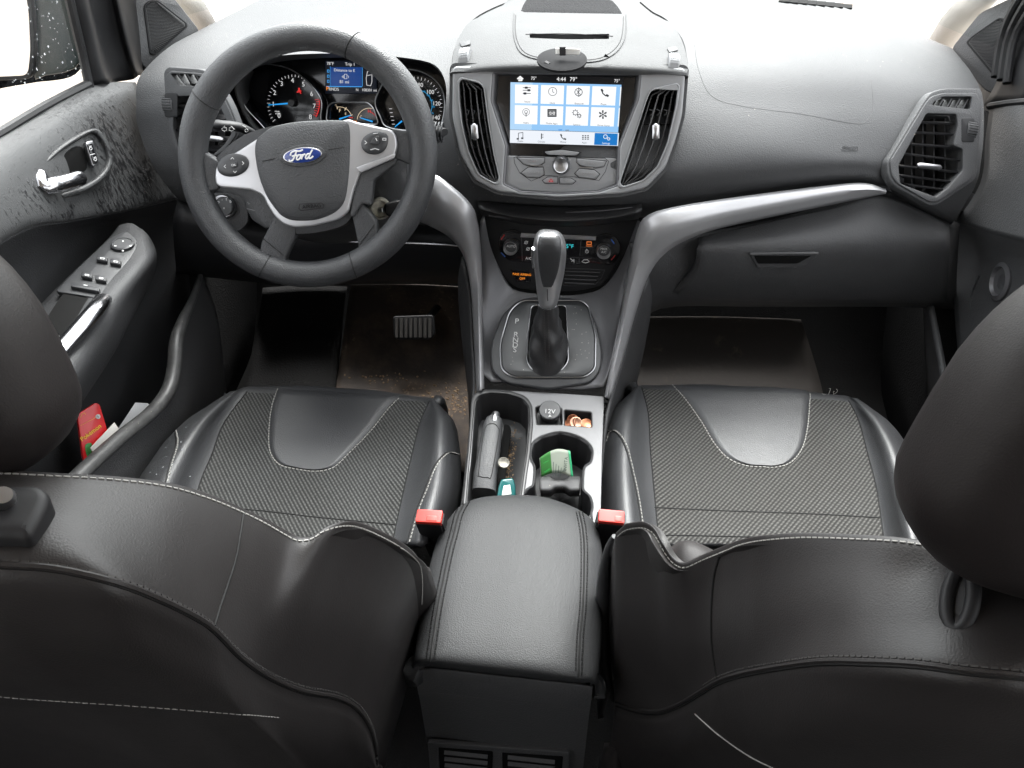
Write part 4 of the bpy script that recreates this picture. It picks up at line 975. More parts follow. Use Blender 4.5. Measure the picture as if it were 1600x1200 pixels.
def well(nm, out, depth, m_, r=.004, taper=.9, k=None, par=None):
    q = [TP.lc(a, c, 0) for a, c in out]; q = loop(q, k) if k else rp(q, r)
    c0 = sum(q, V((0, 0)))/len(q); rows = []
    for j, (d, s_) in enumerate(((-.0005, 1.0), (-.004, .985), (-depth*.8, taper+.02), (-depth*.97, taper), (-depth, taper-.08), (-depth, .02))):
        mm = TP.M(d); rows.append([mm @ V((c0.x+(p.x-c0.x)*s_, c0.y+(p.y-c0.y)*s_, 0)) for p in q])
    b_ = MB(); b_.rec = False; b_.grid(rows, closed=True); me = mesh(b_.v, b_.f)
    return link(nm, me, m_, par or con, 50, [SOL(.002, 0)])
M['well'] = mat('tray_black', (.022, .022, .023), .45, dust=.3)
well('handbrake_tray', pit, .055, M['well'], taper=.93); well('cup_holder', cup, .065, M['well'], taper=.94); well('socket_well', skt, .012, M['well']); well('coin_tray', coinb, .022, M['well'])
plate('tray_rim', TP, [(825+(a-825)*1.035, 700+(c-700)*1.02) if 0 else (a, c) for a, c in [(736, 622), (744, 611), (765, 607), (796, 609), (822, 618), (832, 632), (833, 662), (829, 705), (823, 745), (817, 792), (722, 792), (727, 740), (731, 700)]], .006, .002, M['well'], con, holes=(pit,), bev=.002, r=.01, hr=.006)
MB().ring([TP.at(a, c, .0) for a, c in [(p.x, p.y) for p in loop([V(p) for p in cup], 4)]], .0018, 6).build('cup_holder_rim', M['well'], con)
# 12 V plug
plug_top = TP.at(859, 649, -.008)+(TP.n+V((0, -.25, 0))).normalized()*.0192
plug = MB().lathe(TP.at(859, 649, -.008), TP.n+V((0, -.25, 0)), [(.0145, 0), (.0150, .004), (.0155, .010), (.0168, .012), (.0168, .0165), (.0155, .0178), (.0001, .0180)], 34).build('socket_cap', M['button'], con)
CPp = Pl(plug_top, TP.n+V((0, -.25, 0)))
b = MB(); text('n', '12V', CPp, 859, 643, 11, None, None, .0006, mb=b); strip(CPp, [(857.5, 651), (861, 651), (859.2, 648)], .0008, .0006, mb=b, closed=True); b.build('cap_lettering', M['ink'], con, 0)
# cup holder divider
cc = TP.at(875, 755, -.006)
rows = []
for k, (y, w_, h) in enumerate(((744, 31, -.034), (747, 32, -.008), (758, 32, -.005), (768, 31, -.008), (776, 30, -.034))):
    rows.append([TP.at(875-w_*1.0+2*w_*i/8, y+(5 if i in (3, 4, 5) else 0)*(1 if k < 2 else -1), h-.003*math.exp(-((i-4)/1.8)**2)) for i in range(9)])
sheet('cup_divider', rows, 17, 13, mat('divider_rubber', (.035, .035, .036), .62, dust=.5), con, t=.006)
# ---- armrest
AL = [(651, 1036, .418), (655, 980, .455), (666, 907, .52), (681, 844, .59), (697, 811, .635), (710, 791, .665), (740, 777, .685)]
def arow(f_):   # cross rows from left edge to right edge at front->rear
    pass
rowsA = [
 [(648, 1060, .435, 0)],]
def AR(l): return [W(a, c, z=z) for a, c, z in l]
arm_rows = [
 AR([(722, 800, .415), (745, 790, .40), (783, 786, .40), (840, 787, .40), (875, 794, .40), (905, 810, .405), (922, 826, .415)]),
 AR([(712, 798, .435), (741, 780, .440), (783, 774, .443), (838, 775, .443), (878, 785, .44), (912, 801, .437), (932, 822, .43)]),
 AR([(694, 822, .440), (728, 800, .456), (783, 795, .460), (838, 797, .460), (880, 803, .456), (917, 818, .448), (938, 845, .435)]),
 AR([(679, 858, .437), (712, 850, .460), (783, 850, .466), (838, 852, .466), (882, 854, .462), (921, 862, .452), (941, 880, .435)]),
 AR([(663, 930, .437), (696, 930, .462), (783, 935, .470), (838, 938, .470), (882, 942, .466), (918, 944, .455), (940, 950, .435)]),
 AR([(652, 1000, .440), (684, 1000, .463), (775, 1008, .470), (832, 1014, .470), (878, 1018, .466), (913, 1022, .455), (936, 1024, .437)]),
 AR([(648, 1034, .442), (675, 1032, .458), (770, 1042, .464), (828, 1048, .464), (874, 1054, .460), (905, 1058, .452), (930, 1062, .438)]),
 AR([(649, 1043, .428), (676, 1042, .440), (770, 1053, .446), (828, 1059, .446), (874, 1064, .443), (905, 1067, .437), (928, 1069, .425)])]
# widen downwards so the pad has rounded flanks
arm_rows = [[r[0]+V((-.002, 0, -.035))]+r+[r[-1]+V((.002, 0, -.035))] for r in arm_rows]
arm = sheet('armrest', arm_rows, 49, 49, M['arm'], con, t=.012, smooth=80)
asf = Surf(arm)
for i, l in enumerate(([(728, 784), (717, 804), (709, 835), (700, 870), (684, 951), (672, 1034)], [(905, 800), (911, 830), (913, 870), (911, 943), (906, 1000), (904, 1058)])):
    seam('armrest_seam', asf, l, .0013, M['seam'], arm, 0, 60)
    for d in (-6, 6): stitches('armrest_stitching', asf, [(a+d*(1 if i == 0 else .8), c) for a, c in l], M['seam'], arm, .0052, .0034, .0009, .0003)
# rear face of the console
RF = [AR([(649, 1046, .424), (676, 1045, .430), (780, 1057, .436), (874, 1067, .433), (905, 1070, .430), (927, 1072, .424)])]
a0 = RF[0]
r1 = [p+V((0, -.004, -.012)) for p in a0]; r2 = [p+V((0, -.006, -.04)) for p in a0]; r3 = [p+V((0, -.005, -.07)) for p in a0]; r4 = [V((p.x*1.04, p.y+.0, .16)) for p in a0]; r5 = [V((p.x*1.04, p.y, -.01)) for p in a0]
lift = lambda r: [r[0]+V((.006, .22, -.012)), r[0]+V((.002, .03, -.006))]+r+[r[-1]+V((-.002, .03, -.006)), r[-1]+V((-.006, .22, -.012))]
back = sheet('console_back', [lift(a0), lift(r1), lift(r2), lift(r3), lift(r4), lift(r5)], 33, 33, M['dash_low'], con, t=.004, smooth=50)
bs = Surf(back)
h_ = bs.hit(780, 1160)
RP = Pl(h_[0], (0, -1, .10)) if h_ else Pl(V((0, .4, .25)), (0, -1, 0))
fr = plate('rear_vent_frame', RP, [(668, 1160), (890, 1176), (880, 1290), (680, 1290)], .006, .004, M['dash_low'], con, holes=([(684, 1168), (770, 1174), (768, 1270), (690, 1270)], [(784, 1176), (880, 1182), (872, 1270), (786, 1270)]), bev=.001, r=.006, hr=.003)
plate('rear_vent_duct', RP, [(676, 1162), (886, 1178), (876, 1285), (684, 1285)], .001, .0005, M['pitch'], con)
b = MB()
for k in range(6): b.box(RP.at(728, 1178+10*k, .002), (.028, 0, 0), (0, .003, .001), (0, 0, .0008)); b.box(RP.at(830, 1186+10*k, .002), (.030, 0, 0), (0, .003, .001), (0, 0, .0008))
b.build('rear_vent_slats', M['dash'], con)
# ---- shifter
base_o = [(766, 556), (768, 532), (785, 490), (810, 468), (832, 463), (888, 464), (916, 470), (933, 508), (941, 551), (938, 580), (922, 598), (857, 608), (790, 598), (769, 580)]
in_o = [(785, 576), (783, 537), (797, 488), (815, 471), (907, 471), (918, 479), (929, 524), (928, 576), (912, 588), (802, 588)]
op_o = [(830, 477), (885, 477), (888, 565), (876, 580), (832, 579), (823, 565), (826, 510)]
gs_ = plate('shifter_plate', FP, base_o, .010, .006, M['button'], con, bev=.003, r=.012)
plate('shifter_panel', FP, in_o, .006, .009, mat('satin_black_panel', (.018, .019, .02), .33, dust=.45), con, holes=(op_o,), bev=.001, r=.012, hr=.008)
MB().ring(rp([FP.at(a, c, .0085) for a, c in [(857+(a-857)*1.025, 530+(c-530)*1.025) for a, c in in_o]], .012), .0011, 6).build('shifter_trim_ring', M['satin'], con)
MB().ring(rp([FP.at(a, c, .0092) for a, c in op_o], .008), .0009, 6).build('boot_ring', M['satin'], con)
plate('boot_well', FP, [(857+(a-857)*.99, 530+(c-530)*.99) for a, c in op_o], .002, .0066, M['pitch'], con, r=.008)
b = MB()
for s_, x, y in (('P', 807.5, 502), ('R', 806, 523), ('N', 805.5, 531.5), ('D', 805, 539.5), ('S', 804.5, 547)): text('n', s_, FP, x, y, 12.5, None, None, .0100, mb=b)
b.build('gear_letters', M['ink'], con, 0)
# gear lever: boot and knob
gl_ = thing('gear_lever', 'silver and black automatic gear lever standing in its wrinkled leather boot', 'gear lever', FP.at(857, 560, .006))
def bring(z_, rx, ry, cx, cy, n=24, wr=0, seed=0):
    return [V((cx+rx*math.copysign(abs(math.cos(q))**.8, math.cos(q))*(1+wr*math.sin(5*q+seed)), cy+ry*math.copysign(abs(math.sin(q))**.8, math.sin(q))*(1+wr*math.cos(4*q+seed*1.7)), z_)) for q in [2*math.pi*i/n for i in range(n)]]
pb = FP.at(855, 548, .008); pt = W(856, 474, y=.955); rows = []
for k in range(14):
    t = k/13; c0 = pb.lerp(pt, t); rx = .0145+.0165*(1-t)**1.15; ry = .0135+.031*(1-t)**1.2
    if k == 0: rx, ry = .031, .047
    rr = bring(0, rx, ry, 0, 0, 24, .11*math.sin(math.pi*min(1, t*1.15))+.01, k*.55)
    rows.append([c0+V((p.x+.005*math.sin(k*1.3)*(1-t), 0, 0))+FP.u*0+V((0, p.y*math.cos(math.radians(24*(1-t))), p.y*math.sin(math.radians(24*(1-t))))) for p in rr])
b = MB(); b.rec = True; b.grid(rows, closed=True); M['boot'] = mat('boot_leather', (.022, .022, .023), .38, grain=(900, .35, .006)); bt = b.build('leather_boot', M['boot'], gl_, 80, [SUB(1)])
bsf = Surf(bt); stitches('boot_stitching', bsf, [(850, 485), (851, 520), (853, 575)], M['dstitch'], bt, .004, .0026, .0009); stitches('boot_stitching', bsf, [(856, 485), (857, 520), (859, 575)], M['dstitch'], bt, .004, .0026, .0009)
# knob: cross sections up the lever
kn = [(856, 474, .0135, .013), (857, 468, .0150, .015), (857, 455, .0175, .018), (858, 440, .0195, .021), (859, 425, .0215, .023), (859, 405, .0235, .025), (859, 388, .0240, .025), (858, 374, .0215, .022), (857, 366, .0165, .015), (857, 363.5, .009, .008), (857, 363, .001, .001)]
rows = []
for i, (x, y, rx, ry) in enumerate(kn):
    yy = .950-.018*(i/10); c0 = W(x, y, y=yy); rows.append([c0+V((rx*math.copysign(abs(math.cos(q))**.75, math.cos(q)), ry*math.copysign(abs(math.sin(q))**.75, math.sin(q)), 0)) for q in [2*math.pi*k/28 for k in range(28)]])
b = MB(); b.grid(rows, closed=True); kb = b.build('knob_shell', mat('knob_silver', (.55, .55, .56), .3, metal=.9), gl_, 60, [SUB(1)])
ks = Surf(kb)
patch('leather_pad', ks, [(843, 366.5), (839, 376), (838.5, 395), (841, 422), (847, 445), (852, 450)], [(873, 366.5), (878.5, 376), (878.5, 395), (874, 422), (865, 445), (859, 450)], 14, 22, .0012, M['leather'], gl_)
seam('knob_split', ks, [(855, 452), (856, 470)], .0006, M['seam'], gl_)
MB().ring([W(856, 474, y=.955)+V((.0142*math.cos(q), .0137*math.sin(q), 0)) for q in [2*math.pi*k/20 for k in range(20)]], .0016, 6).build('knob_collar', M['chrome'], gl_)
b = MB(); P = [ks.hit(x, y) for x, y in ((834.5, 388), (833.5, 398), (835, 418))]; P = [p[0] for p in P if p]
if len(P) > 1: b.tube(P, .0035, 8).build('release_button', M['chrome'], gl_)
# handbrake
hb = thing('handbrake_lever', 'black handbrake lever with silver push button lying in its tray', 'handbrake', TP.at(757, 770, -.03))
rows = []
for x, y, w_, h in ((756, 772, .0175, -.022), (758, 745, .0175, -.014), (763, 715, .0165, -.008), (767, 690, .0155, -.003), (770, 668, .0145, .001), (772, 660, .0125, .002), (772.5, 657, .006, .002)):
    c0 = TP.at(x, y, h-.01); rows.append([c0+V((w_*math.copysign(abs(math.cos(q))**.6, math.cos(q)), 0, 0))+TP.n*(.015*math.copysign(abs(math.sin(q))**.6, math.sin(q))) for q in [2*math.pi*k/20 for k in range(20)]])
b = MB(); b.grid(rows, closed=True); b.f += [tuple(range(19, -1, -1))]; hbo = b.build('grip', mat('handbrake_grip', (.05, .051, .053), .5, grain=(600, .3)), hb, 60)
hs_ = Surf(hbo); g_ = [(757, 672), (770, 662), (778, 668), (779, 680), (768, 742), (762, 746), (749, 744), (748, 738)]
P = [p for p, _ in hs_.pts([(p.x, p.y) for p in loop([V(p) for p in g_], 5)], .0001)]
if len(P) > 8: MB().ring(P, .0007, 5).build('grip_groove', M['seam'], hb)
p0 = TP.at(772.5, 657, .001); MB().lathe(p0, V((.06, 1, .12)), [(.0062, -.004), (.0066, 0), (.0066, .012), (.0055, .0145), (.001, .015)], 20).build('push_button', M['satin'], hb)
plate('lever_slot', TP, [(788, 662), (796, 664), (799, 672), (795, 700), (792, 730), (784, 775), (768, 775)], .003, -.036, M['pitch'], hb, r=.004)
def dome(nm, pl, out, prof, m_, parent, k=4, r=None, smooth=60, mods=()):
    """padded cover: outline in pixels, prof = [(scale, height)] from rim to middle"""
    q = [pl.lc(a, c, prof[0][1]) for a, c in out]; q = loop(q, k) if k else rp(q, r)
    c0 = sum(q, V((0, 0)))/len(q); rows = []
    for s_, h in prof: mm = pl.M(h); rows.append([mm @ V((c0.x+(p.x-c0.x)*s_, c0.y+(p.y-c0.y)*s_, 0)) for p in q])
    b_ = MB(); b_.rec = True; b_.grid(rows, closed=True); b_.f.append(tuple(len(b_.v)-len(q)+i for i in range(len(q))))
    return b_.build(nm, m_, parent, smooth, mods)
# ------------------------------------------------------------------ steering wheel
WP = Pl(W(480, 243, d=1.06), (.10, -math.cos(math.radians(27)), math.sin(math.radians(27))))
sw = thing('steering_wheel', 'black leather steering wheel with silver spokes and a blue oval badge', 'steering wheel', WP.at(480, 243))
def wc(q, dr=0): return WP.at(481.5+(180+dr)*math.cos(q), 243-(186+dr)*math.sin(q))
N = 120; P = [wc(2*math.pi*i/N) for i in range(N)]
R = []
for i in range(N):
    a = math.degrees(2*math.pi*i/N); r = .0184
    for c_, w_, e in ((155, 26, .0016), (25, 26, .0016), (-40, 22, .0010), (220, 22, .0010), (90, 40, -.0004)):
        dd = (a-c_+180) % 360-180; r += e*math.exp(-(dd/w_)**2)
    R.append(r)
b = MB(); b.ring(P, R, 20); rim = b.build('rim', M['wheel'], sw, 70)
b = MB()
for a in (67, 152, 248, 293):
    q = math.radians(a); c0 = wc(q); t_ = (wc(q+.01)-wc(q-.01)).normalized(); n_ = WP.n; s_ = t_.cross(n_)
    i = int(a/3) % N; rr = R[i]+.0002
    b.ring([c0+n_*math.cos(x)*rr+s_*math.sin(x)*rr+t_*.004*math.cos(x+.8) for x in [2*math.pi*k/28 for k in range(28)]], .0006, 5)
b.build('rim_seams', M['seam'], sw)
hub_o = [(411, 211), (426, 200), (447, 194), (470, 190.5), (500, 189), (529, 188.5), (544, 191), (549, 205), (549, 240), (547, 277), (541, 313), (527, 331), (505, 341), (488, 344.5), (460, 344.5), (444, 338), (434, 328), (419, 306), (407, 275), (401, 240), (403, 220)]
# dark core behind
dome('hub_core', WP, [(395, 215), (470, 196), (555, 200), (612, 215), (612, 245), (575, 290), (562, 330), (540, 352), (480, 362), (430, 350), (400, 310), (345, 292), (345, 262)], [(1.0, -.045), (1.02, -.02), (1.0, .000), (.9, .002)], M['wheel'], sw, k=5)
def spoke(out, h, t, r=.004, m_='wheel', nm='spoke', bev=.003): return plate(nm, WP, out, t, h, M[m_], sw, bev=bev, r=r)
spoke([(296, 222), (322, 240), (342, 252), (342, 296), (326, 300), (330, 330), (305, 325), (292, 280)], .006, .022)
spoke([(612, 200), (640, 206), (668, 190), (672, 250), (652, 262), (622, 250), (612, 248)], .006, .022)
spoke([(430, 335), (462, 352), (461, 372), (446, 402), (444, 440), (400, 425), (408, 378)], .004, .020)
spoke([(548, 330), (566, 316), (588, 345), (592, 372), (570, 400), (566, 430), (556, 430), (560, 385)], .004, .020)
b = MB(); strip(WP, [(411, 373), (427, 386), (443, 399)], .0009, .0046, mb=b); strip(WP, [(562, 382), (574, 366), (585, 351)], .0009, .0046, mb=b); b.build('spoke_seams', M['seam'], sw, 0)
spoke([(556, 268), (620, 246), (618, 256), (584, 282), (580, 322), (566, 318), (552, 340), (546, 336), (552, 300)], .008, .02, m_='hub')
wing = [(404, 215), (372, 236), (343, 252), (337, 261), (335, 275), (337, 288), (344, 293), (392, 297), (410, 305), (418, 322), (430, 340), (443, 351), (460, 356), (488, 354), (528, 344), (544, 332), (552, 300), (563, 269), (590, 258), (616, 246), (621, 228), (618, 210), (610, 202), (580, 196), (554, 190), (545, 186)]
hin = [(476+(a-476)*.985, 265+(c-265)*.985) for a, c in hub_o]
M['wsilver'] = mat('spoke_silver', (.40, .40, .41), .36, metal=.6, vary=.03)
wg = plate('silver_spoke_trim', WP, wing, .010, .012, M['wsilver'], sw, holes=([(a, c) for a, c in hin],), bev=.003, r=.006, hk=3)
plate('trim_step', WP, [(556, 262), (618, 240), (616, 247), (564, 270)], .004, .0132, M['wsilver'], sw, bev=.001)
hubo = dome('airbag_cover', WP, hub_o, [(1.0, .004), (1.0, .0105), (.99, .0125), (.965, .0140), (.90, .0165), (.75, .0195), (.5, .0215), (.25, .0222)], M['hub'], sw, k=4)
hs = Surf(hubo)
h_ = hs.hit(472, 243); BP = Pl(h_[0], WP.n)
d_ = (30, -3.0); BP = Pl(h_[0]+WP.n*.0008, WP.n, (BP.at(502, 240)-BP.at(472, 243)))
el = lambda rx, ry, n=40: [(472.5+rx*math.cos(2*math.pi*i/n)+ry*math.sin(2*math.pi*i/n)*.10, 243+ry*math.sin(2*math.pi*i/n)-rx*math.cos(2*math.pi*i/n)*.10) for i in range(n)]
bd = plate('badge', BP, el(30.5, 12.8), .004, .0022, M['chrome'], sw, bev=.001)
plate('badge_recess', BP, el(36, 17), .002, .0006, M['hub'], sw, bev=.0008)
plate('blue_field', BP, el(28.6, 11.0), .002, .0030, mat('badge_blue', (.008, .028, .16), .18, coat=.6), bd, bev=.0006)
# script lettering drawn as pen strokes (x, y in badge units)
def pen(strokes, cx, cy, sc, sh, w, h, mb):
    for st in strokes:
        Q = curve([V((a, c, 0)) for a, c in st], 14)
        px = [(cx+(p.x+p.y*sh)*sc, cy-p.y*sc*1.0-(p.x+p.y*sh)*sc*.10) for p in Q]
        mb.tube([BP.at(a, c, h) for a, c in px], w, 5, flat=.5, up=BP.n)
F_ = [[(-9.6, 1.2), (-9.4, 3.4), (-6.6, 4.3), (-3.2, 3.8), (-1.0, 4.8)], [(-5.6, 4.0), (-6.2, .6), (-7.2, -2.6), (-9.4, -3.2), (-9.6, -1.8)], [(-8.3, .5), (-5.6, .9), (-3.6, .7)],
      [(-2.6, 1.2), (-4.2, .2), (-4.3, -2.0), (-3.0, -2.6), (-1.7, -1.4), (-1.7, .6), (-2.6, 1.2), (-1.2, .6), (-.2, .8)], [(-.2, 1.0), (-.5, -2.5)], [(-.3, -.6), (.6, .9), (1.7, 1.1)],
      [(5.0, .9), (3.6, 1.2), (2.5, -.4), (2.8, -2.2), (4.0, -2.4), (4.9, -.8)], [(6.6, 4.2), (5.7, 1.8), (5.0, -1.2), (5.6, -2.5), (7.0, -2.1), (8.2, -1.0)]]
b = MB(); pen(F_, 473, 243.6, 2.05, .22, .0011, .0034, b); b.build('badge_lettering', M['ink'], bd)
b = MB(); strip(Pl(hs.hit(485, 322)[0], WP.n), [(468, 319), (502, 317), (506, 320), (505, 325), (470, 329), (467, 326)], .0007, .0006, mb=b, closed=True)
b.build('embossed_frame', M['seam'], hubo, 0)
h_ = hs.hit(486, 322); AP = Pl(h_[0], h_[1], (WP.u)); text('embossed_lettering', 'AIRBAG', AP, 487, 322.5, 8.5, M['seam'], hubo, .0006, dx=(10, -.8))
for l in ([(410, 252), (429, 248)], [(513, 234), (537, 230)]): seam('horn_groove', hs, l, .0006, M['seam'], hubo, 0, 8)
# button clusters
def pad(out, cx, cy, parts):
    p_ = dome('button_pad', WP, out, [(1.0, .0105), (1.0, .0135), (.95, .0145), (.5, .0150)], M['button'], sw, k=5)
    plate('centre_key', WP, parts, .004, .0172, M['button'], p_, bev=.0008, r=.002)
    return p_
lp = pad([(cx_, cy_) for cx_, cy_ in [(365+24.5*math.cos(q), 258-18*math.sin(q)-3*math.cos(q)) for q in [2*math.pi*i/10 for i in range(10)]]], 365, 258, [(359, 255), (370, 252), (371, 258), (368, 262), (360, 263)])
rp_ = pad([(565.5, 222), (572, 212), (586, 206), (598, 206), (606, 212), (606, 224), (601, 235), (590, 241), (576, 240), (567, 233)], 585, 224, [(577, 224), (586, 213), (592, 212), (592, 225), (586, 226)])
b = MB()
text('n', 'OK', WP, 365, 258, 5, None, None, .0176, dx=(10, -1), mb=b)
for x, y, a in ((350, 260, 180), (381, 255, 0), (363, 246, 90), (367, 270, 270)):
    q = math.radians(a); strip(WP, [(x-2.6*math.cos(q)-2.4*math.sin(q), y+2.6*math.sin(q)-2.4*math.cos(q)), (x, y), (x-2.6*math.cos(q)+2.4*math.sin(q), y+2.6*math.sin(q)+2.4*math.cos(q))], .0007, .0154, mb=b)
strip(WP, [(570, 220), (573, 223), (570, 225)], .0008, .0154, mb=b); strip(WP, [(598, 216), (603, 216), (603, 219), (598, 219)], .0007, .0154, mb=b, closed=True); strip(WP, [(579, 234), (586, 232), (592, 234)], .0009, .0154, mb=b); strip(WP, [(583, 209), (590, 208)], .0008, .0154, mb=b); strip(WP, [(587, 216), (589, 220)], .0008, .0176, mb=b)
b.build('key_symbols', M['ink'], sw, 0)
# ------------------------------------------------------------------ stalks and switches behind the wheel
def stalk(nm, pts, rad, lab, cat):
    t_ = thing(nm, lab, cat, pts[-1]); b_ = MB(); b_.tube(curve(pts, 14), [rad[0]+(rad[1]-rad[0])*i/13 if i not in (0,) else rad[0]*.6 for i in range(14)], 14, flat=.62, up=(0, .3, 1)); b_.build('lever', M['black'], t_, 60); return t_
st = stalk('indicator_stalk', [W(330, 194, y=1.02), W(345, 196, y=1.02), W(375, 199, y=1.03), W(402, 214, y=1.05), W(430, 232, y=1.08)], (.0125, .0075), 'black indicator stalk with pale arrows reaching out left behind the steering wheel', 'indicator stalk')
sfs = Surf(*st.children); hh = sfs.hit(356, 199)
if hh:
    ap = Pl(hh[0]+hh[1]*.001, hh[1]+V((0, -.5, .1))); b = MB()
    for s_ in (-1, 1): strip(ap, [(356+s_*2, 200), (356+s_*5, 200), (356+s_*5, 197), (356+s_*10, 202), (356+s_*5, 206), (356+s_*5, 204), (356+s_*2, 204)], .0006, .003, mb=b, closed=True)
    strip(ap, [(379, 196), (384, 199)], .001, .003, mb=b); strip(ap, cir(385, 204, 2.5, 8), .0006, .003, mb=b, closed=True)
    b.build('arrow_marks', M['ink'], st, 0)
st2 = stalk('wiper_stalk', [W(694, 207, y=1.02), W(680, 206, y=1.03), W(650, 215, y=1.06), W(620, 235, y=1.09)], (.0135, .009), 'ribbed black wiper stalk end poking out right of the steering wheel rim', 'wiper stalk')
b = MB()
for k in range(4): c0 = W(691-5*k, 207, y=1.021+.003*k); b.ring([c0+V((.001*math.sin(q), 0, 0))+V((0, math.cos(q)*.0125, math.sin(q)*.0135)) for q in [2*math.pi*i/16 for i in range(16)]], .0012, 5)
b.build('grip_ribs', M['button'], st2)
LP = Pl(W(380, 325, y=1.07), (.05, -.92, .38))
lsw = plate('light_switch_panel', LP, [(326, 302), (372, 299), (388, 306), (388, 348), (374, 362), (330, 350)], .012, 0, M['dash_low'], dash, bev=.002, r=.006)
MB().lathe(LP.at(352, 322, 0), LP.n, [(.0185, 0), (.0190, .006), (.0180, .009), (.0165, .0095), (.0160, .008), (.0001, .008)], 34).build('dial_ring', M['satin'], lsw)
MB().lathe(LP.at(352, 322, .008), LP.n, [(.0152, 0), (.0152, .006), (.0135, .008), (.0001, .0085)], 34).build('dial', M['button'], lsw)
b = MB()
for s_, x, y in (('O', 341, 316), ('-', 347, 312), ('F', 354, 312), ('B', 360, 315), ('o', 350, 325)): text('n', s_, LP, x, y, 5, None, None, .0168, mb=b)
b.build('dial_marks', M['ink'], lsw, 0)
dm = plate('dimmer_panel', LP, [(380, 302), (398, 304), (430, 340), (416, 358), (394, 344), (384, 326)], .01, .006, M['button'], dash, bev=.0015, r=.004)
b = MB(); text('n', 'SET+', LP, 392, 316, 5, None, None, .0068, mb=b, dx=(10, -4)); text('n', 'SET-', LP, 412, 343, 5, None, None, .0068, mb=b, dx=(10, -4)); strip(LP, [(386, 326), (402, 330), (414, 326)], .0008, .0066, mb=b); b.build('dimmer_marks', M['dim_ink'], dm, 0)
IG = W(594, 326, y=.985); ign = MB().lathe(IG, (.25, -.9, .35), [(.0155, -.012), (.0160, .0), (.0150, .004), (.0125, .005), (.0115, .002), (.0001, .002)], 28).build('ignition_ring', mat('worn_pale_metal', (.45, .44, .38), .45, metal=.6, vary=.4, vscale=120), dash)
key = thing('car_key', 'black car key stuck in the ignition below the right wheel spoke', 'key', W(614, 330, y=.975)); kp = Pl(W(614, 330, y=.975), (.3, -.8, .4))
plate('key_head', kp, [(600, 318), (625, 312), (636, 320), (634, 338), (618, 342), (602, 336)], .010, 0, M['black'], key, bev=.003, r=.006)
b = MB(); b.tube([kp.at(600, 328, -.004), IG+V((0, -.004, 0))], .004, 8); b.build('key_blade', M['satin'], key)
# ------------------------------------------------------------------ footwells, mats, pedal
def mat_thing(nm, rows, m_, lab, grp):
    o_ = sheet(nm, rows, 17, 17, m_, None, t=.003); return tag(o_, lab, 'floor mat', grp)
mat_thing('floor_mat', [WZ([(1003, 496, .165), (1130, 496, .165), (1252, 500, .165)]), WZ([(996, 530, .10), (1130, 532, .10), (1265, 540, .10)]), WZ([(985, 600, .03), (1130, 605, .03), (1285, 610, .03)]), WZ([(970, 720, .025), (1130, 730, .025), (1310, 740, .025)])], M['mat_p'], 'worn brown-black floor mat with pale scuffs in the passenger footwell', 'floor mats in the footwells')
mat_thing('floor_mat', [WZ([(548, 445, .24), (640, 445, .24), (738, 450, .24)]), WZ([(540, 500, .13), (640, 500, .13), (738, 505, .13)]), WZ([(528, 580, .04), (640, 585, .04), (742, 590, .04)]), WZ([(500, 720, .03), (640, 730, .03), (760, 740, .03)])], M['mat_d'], 'muddy floor mat strewn with crumbs under the brake pedal in the driver footwell', 'floor mats in the footwells')
sheet_l = sheet('footrest', [WZ([(410, 460, .22), (470, 455, .22), (540, 455, .22)]), WZ([(400, 520, .10), (465, 520, .10), (530, 525, .10)]), WZ([(380, 620, .03), (460, 620, .03), (522, 620, .03)])], 13, 13, M['carpet'], None, t=.02)
tag(sheet_l, 'dark rubber footrest left of the muddy driver floor mat', 'footrest')
bp = thing('brake_pedal', 'ribbed black brake pedal hanging on a bent arm in the driver footwell', 'pedal', W(646, 510, z=.16))
BPp = Pl(W(645, 512, z=.165), (0, -.80, .60))
pdl = plate('pedal_pad', BPp, [(613, 494), (677, 492), (679, 524), (672, 531), (620, 531), (615, 524)], .014, .0, M['rubber'], bp, bev=.003, r=.008)
b = MB()
for k in range(8): x = 620+7.4*k; b.box((BPp.at(x, 497, .002)+BPp.at(x, 527, .002))/2, (BPp.at(x, 527, .002)-BPp.at(x, 497, .002))/2, BPp.n*.003, BPp.u*.0032)
b.build('pad_ribs', mat('worn_rubber', (.075, .070, .064), .45, dust=.4), bp)
b = MB(); b.tube(curve([BPp.at(668, 500, -.012), W(690, 470, y=1.47), W(696, 440, y=1.48), W(690, 400, y=1.48)], 14), .0085, 8); b.build('pedal_arm', M['black'], bp)
ap_ = thing('accelerator_pedal', 'dark accelerator pedal at the edge of the console, right of the brake pedal', 'pedal', W(733, 505, z=.12)); p2 = Pl(W(733, 505, z=.14), (-.2, -.8, .6))
plate('pedal_pad', p2, [(726, 478), (741, 480), (744, 528), (728, 530)], .012, 0, M['rubber'], ap_, bev=.002, r=.004)
MB().tube([p2.at(734, 482, -.008), W(737, 440, y=1.5), W(735, 400, y=1.52)], .006, 8).build('pedal_arm', M['black'], ap_)
